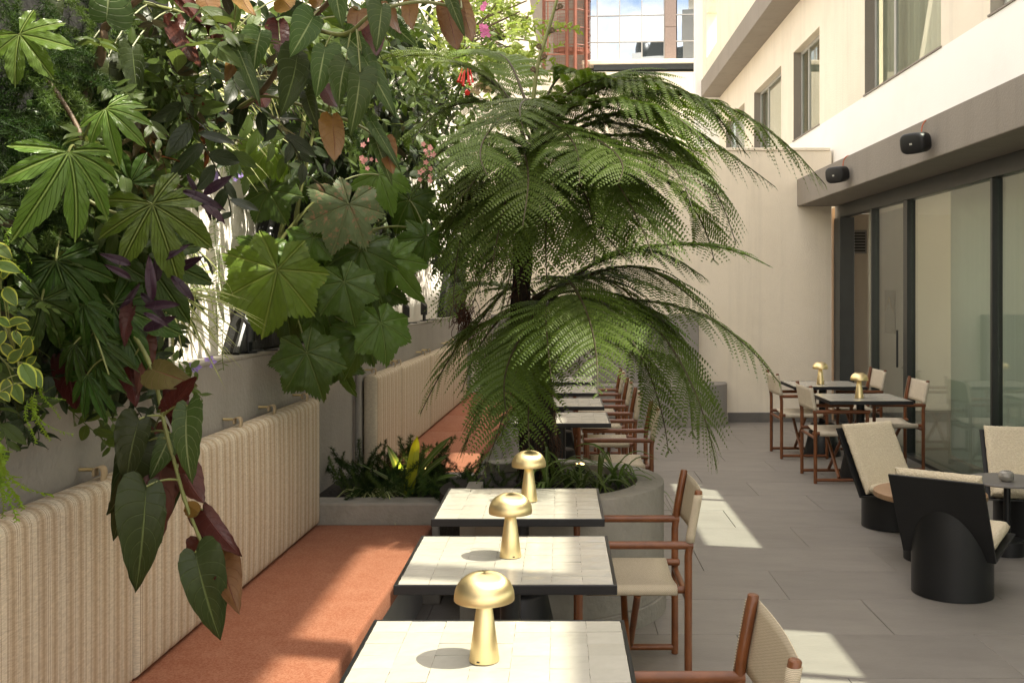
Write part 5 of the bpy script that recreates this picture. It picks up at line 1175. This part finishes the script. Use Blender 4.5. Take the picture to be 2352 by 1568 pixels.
# ---- flowers
def petals(name, label, cat, base, items, mat, group=None):
    """items: (centre, radius)"""
    t = thing(name, label, cat, base, 0, group); mb0 = MB()
    for i in range(5):
        a = i*1.2566; ca, sa = math.cos(a), math.sin(a)
        mb0.add([(0, 0, 0), (.55*ca-.36*sa, .55*sa+.36*ca, .12), (1.0*ca, 1.0*sa, .02), (.55*ca+.36*sa, .55*sa-.36*ca, .12)], [(0, 1, 2, 3)])
    me = mb0.mesh('flower'); me.materials.append(mat)
    for c, r in items:
        o = link('flower', me, None, t); n = hint(c, .2); o.location = c-Vector(base); o.rotation_euler = n.to_track_quat('Z', 'Y').to_euler(); o.scale = (r, r, r)
    return t
def cluster(px, py, w, h, n, y): return [(P(px+rnd.uniform(-w, w), py+rnd.uniform(-h, h), y+rnd.gauss(0, .05)), rnd.uniform(.011, .018)*y/5) for _ in range(n)]
petals('begonia_flowers', 'pale pink flower spray left of the tree fern', 'flowers', P(850, 350, 5.2), cluster(850, 352, 20, 36, 10, 5.2), LM['pink'], 'pink flower sprays')
petals('begonia_flowers', 'pale pink flower spray closest to the tree fern trunk', 'flowers', P(980, 375, 5.4), cluster(980, 372, 20, 48, 15, 5.4), LM['pink'], 'pink flower sprays')
petals('orchid_flowers', 'small magenta flowers high above the fern', 'flowers', P(1112, 45, 6.2), cluster(1108, 16, 6, 7, 6, 6.2)+cluster(1114, 70, 8, 13, 10, 6.2), LM['mag'])
petals('fallen_flowers', 'violet flowers dropped on the grey ledge', 'flowers', along(4.0, .1, 1.452), [(P(482, 831, 4.4), .03), (P(447, 843, 4.1), .03)], LM['vio'])
petals('violet_flowers', 'small violet flowers hanging among the spider plants', 'flowers', P(550, 400, 4.4), cluster(550, 398, 12, 16, 5, 4.4)+cluster(500, 405, 10, 10, 4, 4.3), LM['vio'])
petals('dried_flowers', 'dry straw coloured flower heads on top of the fern', 'flowers', P(1115, 215, 6.0), cluster(1105, 205, 22, 10, 14, 6.0)+cluster(1125, 280, 22, 8, 12, 5.9), LM['dry'])
tr = thing('fuchsia_flowers', 'bright red tubular fuchsia flowers above the fern fronds', 'flowers', P(1072, 160, 5.4)); b0 = P(1072, 160, 5.4)
for dx, dy, l_ in [(-12, 0, 30), (-5, 3, 36), (2, 0, 32), (8, 2, 30), (-8, 6, 26), (4, 8, 30)]:
    a, b = P(1072+dx*.9, 158+dy, 5.4+dx*.002), P(1072+dx*1.7, 158+dy+l_, 5.38+dx*.004)
    part('bell', MB().tube([a-b0, a*.4+b*.6-b0, b*.9+a*.1-b0, b-b0], [.0022, .004, .005, .0095], 8), LM['redf'], tr, smooth=60)
part('bell', MB().tube([P(1072, 206, 5.4)-b0, P(1073, 214, 5.36)-b0], [.003, .016], 5), LM['redf'], tr)
# ---- planter growth
def ground_mass(label, name, n, spots, kinds, size, base, pname='spray', group=None):
    it = []
    for _ in range(n):
        px, py, y, sx = rnd.choice(spots); B = P(px+rnd.gauss(0, sx), py, y+rnd.gauss(0, .12)); B.z = .55
        d = Vector((rnd.gauss(0, .6), rnd.gauss(-.15, .6), abs(rnd.gauss(.8, .35)))).normalized(); it.append((rnd.choice(kinds), B, B+d*rnd.uniform(*size), (Vector((0, -.8, .5))+rv(.4)).normalized()))
    return clump(name, label, 'plant', base, it, group, pname)
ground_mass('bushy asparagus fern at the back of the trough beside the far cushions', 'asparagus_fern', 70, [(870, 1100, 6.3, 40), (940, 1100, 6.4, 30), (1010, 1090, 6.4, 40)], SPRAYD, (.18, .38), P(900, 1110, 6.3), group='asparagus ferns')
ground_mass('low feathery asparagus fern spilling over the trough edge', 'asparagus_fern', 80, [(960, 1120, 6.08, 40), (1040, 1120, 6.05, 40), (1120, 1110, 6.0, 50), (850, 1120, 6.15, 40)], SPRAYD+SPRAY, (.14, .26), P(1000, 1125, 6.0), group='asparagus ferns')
def ground_straps(label, spots, kinds, size, base, mat=None):
    it = []
    for px, y in spots:
        B = Vector(((px-CX)/F*y, y, .64 if px > 1200 else .55)); it.append((rnd.choice(kinds), B, B+Vector((rnd.gauss(0, 1), rnd.gauss(0, 1), 0)).normalized()*size*rnd.uniform(.85, 1.15), Vector((0, 0, 1))))
    return clump('spider_plant', label, 'plant', base, it, 'striped spider plants', 'strap_leaves')
ground_straps('spider plant low in the trough next to the near backrest', [(850, 6.08), (880, 6.05), (820, 6.1)], STRAP, .42, Vector((-1.1, 6.06, .52)))
ground_straps('spider plant behind the third table in the round planter', [(1300, 5.85), (1335, 5.7), (1270, 5.95), (1255, 5.7)], STRAPG, .42, Vector((.05, 5.8, .52)))
ground_straps('spider plant at the right rim of the round planter', [(1375, 5.75), (1400, 5.9), (1420, 5.85)], STRAPG, .42, Vector((.25, 5.85, .52)))
pbm = Plant('bromeliad', 'bromeliad with one upright glowing yellow striped leaf in the trough', 'plant', Vector(P(935, 1095, 6.12)))
bz = P(935, 1100, 6.12); bz.z = .53
LF['brom'] = [blade('bromeliad_leaf', [(0, 0), (.06, .02), (.075, .3), (.07, .6), (.05, .85), (0, 1)], [(0, 0), (.06, .02), (.075, .3), (.07, .6), (.05, .85), (0, 1)], LM['spig'], .45, .5, 0, 12, 3), ]
LF['bromy'] = [blade('bromeliad_leaf', [(0, 0), (.08, .02), (.11, .3), (.11, .6), (.08, .85), (0, 1)], [(0, 0), (.08, .02), (.11, .3), (.11, .6), (.08, .85), (0, 1)], LM['yell'], .12, .4, 0, 12, 3)]
for (tx, ty) in [(865, 1060), (890, 1090), (900, 1020), (985, 1050), (1005, 1075), (975, 1015), (925, 1120), (960, 1110), (880, 1075), (1000, 1110)]:
    T = P(tx, ty-20, 6.12+rnd.gauss(-.05, .1)); pbm.leaf('brom', bz, T, (Vector((0, -.3, 1))).normalized(), 1.0, False)
for (tx, ty) in [(958, 1003)]: pbm.leaf('bromy', bz, P(tx, ty, 6.1), Vector((.2, -1, .2)), .8, False)
pbm.done()
# small warm uplights buried in the planting
for i, (px, py, y, lab) in enumerate([(925, 1085, 6.25, 'lit warm uplight behind the yellow bromeliad leaf'), (1332, 1050, 6.25, 'lit warm uplight at the back rim of the round planter'), (985, 1060, 6.5, 'lit warm uplight under the asparagus fern')]):
    b = P(px, py, y); b.z = .63 if px > 1200 else .56
    t = thing('uplight', lab, 'uplight', b, 0, 'lit garden uplights')
    part('body', MB().lathe([(.03, 0), (.03, .07), (.027, .075)], 20), M['black'], t, smooth=40)
    m_, ns_, l_, b_ = newmat('lit_lens'); b_.inputs['Emission Color'].default_value = (1, .62, .2, 1); b_.inputs['Emission Strength'].default_value = 6; b_.inputs['Base Color'].default_value = (.9, .7, .4, 1)
    part('lens', MB().lathe([(.025, .0755), (.025, .079), (.02, .08)], 20), m_, t, smooth=40)
    ld = bpy.data.lights.new('uplight_lamp', 'SPOT'); ld.energy = 2.2; ld.color = (1, .68, .28); ld.spot_size = R(100); ld.shadow_soft_size = .03
    lo = bpy.data.objects.new('uplight_lamp', ld); C.objects.link(lo); lo.parent = t; lo.location = (0, 0, .095); lo.rotation_euler = (math.pi, 0, 0)
# ================================================================ tree ferns
def frond_mesh(pts, wmax, seed, mat, dense=1.0, hang=.55, sweep=.45, stalk=.16, up=Vector((0, 0, 1))):
    """pts: rachis samples (local). Pinnae on both sides, each carrying two rows of pinnules."""
    rr = random.Random(seed); pts = [Vector(p) for p in pts]
    L = sum((b-a).length for a, b in zip(pts, pts[1:])); npn = max(14, int(L*19*dense))
    q = crom(pts, 80); V, Fc, U = [], [], []
    def at(s): 
        f = s*79; k = min(int(f), 78); return q[k].lerp(q[k+1], f-k), (q[k+1]-q[k]).normalized()
    for i in range(npn):
        s = stalk+(1-stalk)*(i+.5)/npn; u = (s-stalk)/(1-stalk)
        prof = (min(1, .40+u*2.0) if u < .3 else 1)*(1-max(0, (u-.3)/.7)**2.6)*.96+.04
        for sg in (-1, 1):
            p0, t = at(min(1, s+rr.gauss(0, .003)+(.3/npn if sg > 0 else 0)))
            side = t.cross(up)
            if side.length < .05: side = Vector((1, 0, 0))
            side.normalize(); nrm = side.cross(t).normalized()
            l = wmax*1.24*prof*rr.uniform(.88, 1.08)
            if rr.random() < .02: l *= .4
            d0 = (side*sg*(1-sweep*.5)+t*sweep*(.5+.9*u)+nrm*rr.uniform(.05, .25)).normalized(); hg = hang*.72*rr.uniform(.75, 1.25)
            m = max(5, int(l/.0132*dense)); prev = None; axp = []
            for k in range(m+1):
                w = k/m; axp.append(p0+d0*(l*w)+Vector((0, 0, -hg*l*w*w))+t*(l*.10*w*w))
            for k in range(m):
                a, b = axp[k], axp[k+1]; tv = (b-a).normalized(); w = k/m
                o = len(V); hw = nrm*.0011*(1-w*.7); V.extend([a-hw, a+hw, b+hw, b-hw]); Fc.append((o, o+1, o+2, o+3)); U.extend([(.5, .0)]*4)
                pn = nrm-tv*nrm.dot(tv); pn = pn.normalized() if pn.length > .05 else tv.orthogonal().normalized(); sv = tv.cross(pn)
                pl_ = min(l*.105, .038)*(1-w**2.6)*(.75+.25*min(1, w*6))+.005
                for s2 in (-1, 1):
                    d = (sv*s2+tv*.42-pn*rr.uniform(.05, .4)).normalized(); wd = max(.0034, min(.0056, pl_*.26)); tip = a+d*pl_*rr.uniform(.9, 1.08)+Vector((0, 0, -.1*pl_))
                    o = len(V); k1 = a+d*pl_*.62; V.extend([a-tv*wd, k1-tv*wd*.95, tip, k1+tv*wd*.95+pn*wd*.35, a+tv*wd+pn*wd*.2]); Fc.append((o, o+1, o+2, o+3, o+4)); U.extend([(.2, 0), (.1, .6), (.5, 1), (.9, .6), (.8, 0)])
    return mesh_uv('frond', V, Fc, U, mat)
ntri = 0
def fern(name, label, trunk, radii, crown, fronds, seed0):
    base = Vector(trunk[0]); t = thing(name, label, 'tree fern', base, 0, 'tree ferns')
    q = crom(trunk, 26); mb = MB(); n = 16; rr = random.Random(seed0)
    for i, p in enumerate(q):
        r = radii[0]+(radii[1]-radii[0])*i/25
        for k in range(n):
            a = 2*math.pi*k/n; rq = r*(1+rr.uniform(-.16, .16)); mb.v.append(tuple(p-base+Vector((math.cos(a)*rq, math.sin(a)*rq, rr.gauss(0, .01)))))
    for i in range(25):
        for k in range(n): mb.f.append((i*n+k, i*n+(k+1) % n, (i+1)*n+(k+1) % n, (i+1)*n+k))
    mb.f.append(tuple(range(25*n, 26*n)))
    part('trunk', mb, LM['bark'], t, smooth=80)
    fb = MB()                                    # old frond stubs and fibres on the trunk
    for _ in range(240):
        p = q[rnd.randrange(2, 26)]-base; a = rnd.uniform(0, 6.28); r = radii[1]*.95; s = p+Vector((math.cos(a)*r, math.sin(a)*r, 0))
        fb.tube([s, s+Vector((math.cos(a)*.03, math.sin(a)*.03, -.02))+rv(.012), s+Vector((math.cos(a)*.035, math.sin(a)*.035, -.09))+rv(.02)], [.003, .002, .001], 4)
    stuff(part('fibres', fb, LM['root'], t))
    for i, fdef in enumerate(fronds):
        c, tip, w, mk = fdef[:4]; hg = fdef[4] if len(fdef) > 4 else .55
        c0 = Vector(crown)+rv(.02); j1 = rv(.05); j2 = rv(.035); pts = [p+j1*math.sin(math.pi*k/13)*.6+j2*math.sin(2*math.pi*k/13) for k, p in enumerate(bez(c0, c, tip, 14))]
        fr = link('frond', frond_mesh([p-base for p in pts], w, seed0+i, LM[mk], 1.0, hg), None, t)
        L = sum((b-a).length for a, b in zip(pts, pts[1:])); k = crom([p-base for p in pts], 28)
        part('stalk', MB().tube(k, [.010*(1-.86*j/27)+.001 for j in range(28)], 6), LM['fstem'], fr, smooth=60)
    return t
CA = P(1232, 350, 6.0)
fa = [(P(1420, 25, 5.9), P(1712, 352, 5.6), .30, 'fern', .8), (P(1550, 45, 5.8), P(1895, 425, 5.5), .30, 'fern', .95), (P(1600, 180, 5.8), P(1690, 560, 5.6), .30, 'fern', .9), (P(1430, 270, 5.6), P(1500, 590, 5.1), .30, 'fern'),
      (P(1150, 160, 5.4), P(1120, 405, 5.0), .28, 'fern', .5), (P(1080, 10, 6.3), P(845, 150, 6.2), .28, 'fern'), (P(1090, 150, 6.2), P(945, 330, 6.0), .28, 'fern'), (P(1350, 30, 6.4), P(1640, 310, 6.9), .32, 'fern'),
      (P(1080, 380, 6.0), P(1040, 730, 5.8), .26, 'fern'), (P(1180, 330, 5.6), P(1125, 640, 5.4), .26, 'fern'), (P(1330, 330, 5.6), P(1365, 600, 5.3), .28, 'fern'), (P(1450, 110, 6.3), P(1680, 470, 6.4), .30, 'fern', .7),
      (P(1500, 260, 5.6), P(1590, 480, 5.2), .30, 'fern'), (P(1180, 30, 6.5), P(1000, 150, 6.7), .28, 'fern'), (P(1290, 180, 5.6), P(1330, 420, 5.0), .30, 'fern', .5), (P(1380, 105, 5.7), P(1620, 330, 5.3), .3, 'fern', .7),
      (P(1260, 60, 6.2), P(1470, 210, 6.0), .26, 'fern'), (P(1560, 330, 6.2), P(1640, 600, 6.3), .26, 'fern'), (P(1160, 250, 5.7), P(1010, 400, 5.6), .27, 'fern'), (P(1480, 330, 5.6), P(1555, 600, 5.3), .28, 'fern', .7),
      (P(1080, 300, 6.0), P(990, 590, 6.0), .28, 'fern', .6), (P(1350, 240, 5.5), P(1420, 420, 4.95), .28, 'fern', .5), (P(1200, 300, 5.3), P(1200, 520, 4.95), .26, 'fern', .5), (P(1120, 420, 6.3), P(1090, 640, 6.4), .26, 'fern'),
      (P(1250, 400, 5.6), P(1255, 640, 5.4), .28, 'fern', .6), (P(1300, 380, 6.2), P(1310, 640, 6.3), .28, 'fern', .6), (P(1400, 330, 6.2), P(1470, 580, 6.3), .28, 'fern', .6), (P(1170, 380, 6.2), P(1140, 600, 6.3), .28, 'fern', .6), (P(1550, 150, 6.0), P(1780, 430, 5.9), .28, 'fern', .85),
      (P(1330, 95, 6.0), P(1490, 280, 5.5), .30, 'fern', .5), (P(1480, 200, 5.9), P(1640, 420, 5.7), .30, 'fern', .7), (P(1400, 380, 5.5), P(1440, 600, 5.2), .28, 'fern', .6), (P(1230, 120, 5.8), P(1210, 330, 5.2), .28, 'fern', .5), (P(1100, 240, 5.6), P(1040, 480, 5.4), .28, 'fern', .6), (P(1150, 60, 6.2), P(1040, 250, 6.1), .28, 'fern', .5),
      (P(1130, 400, 5.9), P(1085, 700, 5.8), .28, 'fern', .6), (P(1180, 420, 5.8), P(1150, 720, 5.7), .26, 'fern', .6), (P(1060, 340, 6.2), P(1000, 660, 6.2), .28, 'fern', .6), (P(1040, 240, 6.0), P(960, 480, 6.0), .28, 'fern', .6)]
fern('tree_fern', 'tall tree fern with wide arching crown in the round planter', [P(1222, 1120, 6.0), P(1215, 960, 6.0), P(1195, 760, 6.0), P(1205, 550, 6.0), P(1232, 360, 6.0)], (.07, .048), CA, fa, 100)
CB = P(1235, 700, 6.15)
fb_ = [(P(1480, 470, 6.0), P(1768, 612, 5.7), .22, 'fery', .4), (P(1500, 520, 5.9), P(1640, 735, 5.5), .25, 'fern', .9), (P(1520, 620, 5.9), P(1790, 880, 5.6), .24, 'fern', .85), (P(1335, 560, 5.4), P(1372, 905, 4.85), .26, 'fern', .45),  # first frond's sunlight is put into its brighter green
       (P(1590, 640, 5.8), P(1645, 1075, 5.5), .24, 'fern', .9), (P(1500, 640, 6.0), P(1598, 850, 5.8), .22, 'fery'), (P(1150, 720, 5.9), P(1105, 1100, 5.5), .25, 'fern', .6), (P(1040, 680, 6.3), P(965, 950, 6.3), .25, 'fern'),
       (P(1250, 760, 5.8), P(1215, 1030, 5.5), .24, 'fern'), (P(1530, 680, 5.7), P(1535, 1040, 5.5), .20, 'fern', .8), (P(1330, 560, 6.4), P(1560, 680, 6.6), .26, 'fern'), (P(1150, 580, 6.4), P(1010, 740, 6.6), .26, 'fern'),
       (P(1160, 740, 5.8), P(1150, 1010, 5.6), .24, 'fern'), (P(1430, 500, 6.2), P(1620, 640, 6.1), .25, 'fern', .7), (P(1290, 620, 5.7), P(1265, 870, 5.1), .26, 'fern', .5), (P(1420, 610, 5.7), P(1480, 830, 5.3), .25, 'fern', .7),
       (P(1360, 600, 6.2), P(1500, 760, 6.3), .25, 'fern', .7), (P(1200, 740, 5.7), P(1165, 960, 5.3), .25, 'fern', .6), (P(1320, 640, 5.9), P(1330, 860, 5.6), .25, 'fern', .6), (P(1560, 760, 5.9), P(1590, 1000, 5.8), .22, 'fern', .9), (P(1110, 700, 6.0), P(1060, 900, 5.9), .24, 'fern', .6), (P(1440, 560, 6.0), P(1570, 780, 5.9), .25, 'fern', .8),
       (P(1150, 640, 6.1), P(1060, 780, 6.1), .26, 'fern', .6), (P(1120, 800, 5.9), P(1060, 1040, 5.9), .25, 'fern', .7)]
fern('tree_fern', 'shorter tree fern with drooping fronds under the tall one', [P(1262, 1110, 6.15), P(1255, 980, 6.15), P(1245, 840, 6.15), P(1235, 705, 6.15)], (.06, .045), CB, fb_, 300)
# young stem with fiddleheads
ys = thing('fern_stem', 'upright young fern stem with curled fiddleheads before the red stair', 'fern stem', P(1222, 250, 5.9)); b0 = P(1222, 250, 5.9)
sp_ = crom([P(1222, 250, 5.9), P(1235, 150, 5.9), P(1262, 60, 5.9), P(1290, -40, 5.9)], 20)
part('stem', MB().tube([p-b0 for p in sp_], [.013-.005*i/19 for i in range(20)], 8), LM['stem'], ys, smooth=60)
for (bx, by, dx) in [(1232, 165, -8), (1246, 112, -9), (1258, 75, 10), (1276, 20, 10), (1241, 135, 9)]:
    c = P(bx+dx, by-6, 5.88); cv = [P(bx, by+4, 5.9), P(bx+dx*.6, by+1, 5.89)]
    for k in range(18):
        a = k*.75; r = .017*(1-k/20); cv.append(c+Vector((math.cos(a)*r*(1 if dx > 0 else -1), -.0, -math.sin(a)*r)))
    part('fiddlehead', MB().tube([p-b0 for p in cv], [.004]*len(cv), 6), LM['cane'], ys, smooth=60)
# dry roots hanging from the fern
def roots(label, spots, base):
    t = thing('hanging_roots', label, 'roots', base, 0, 'dry hanging roots'); mb = MB()
    for px, y0, y1, y, n in spots:
        for _ in range(n):
            p = P(px+rnd.gauss(0, 12), y0+rnd.uniform(-10, 30), y+rnd.gauss(0, .04)); e = P(px+rnd.gauss(0, 16), y0+(y1-y0)*rnd.uniform(.4, 1), y+rnd.gauss(0, .04))
            mb.tube([a-Vector(base) for a in crom([p, p*.66+e*.34+rv(.015), p*.33+e*.67+rv(.02), e], 9)], .0022, 4)
    stuff(part('root_mass', mb, LM['root'], t))
roots('brown tangled roots dangling left of the upper trunk', [(1072, 395, 500, 6.1, 40), (1100, 420, 540, 6.1, 20)], P(1072, 395, 6.1))
roots('brown tangled roots dangling before the far cushions', [(1066, 690, 800, 6.2, 40), (1085, 720, 870, 6.2, 16), (1058, 700, 760, 6.2, 20)], P(1066, 690, 6.2))
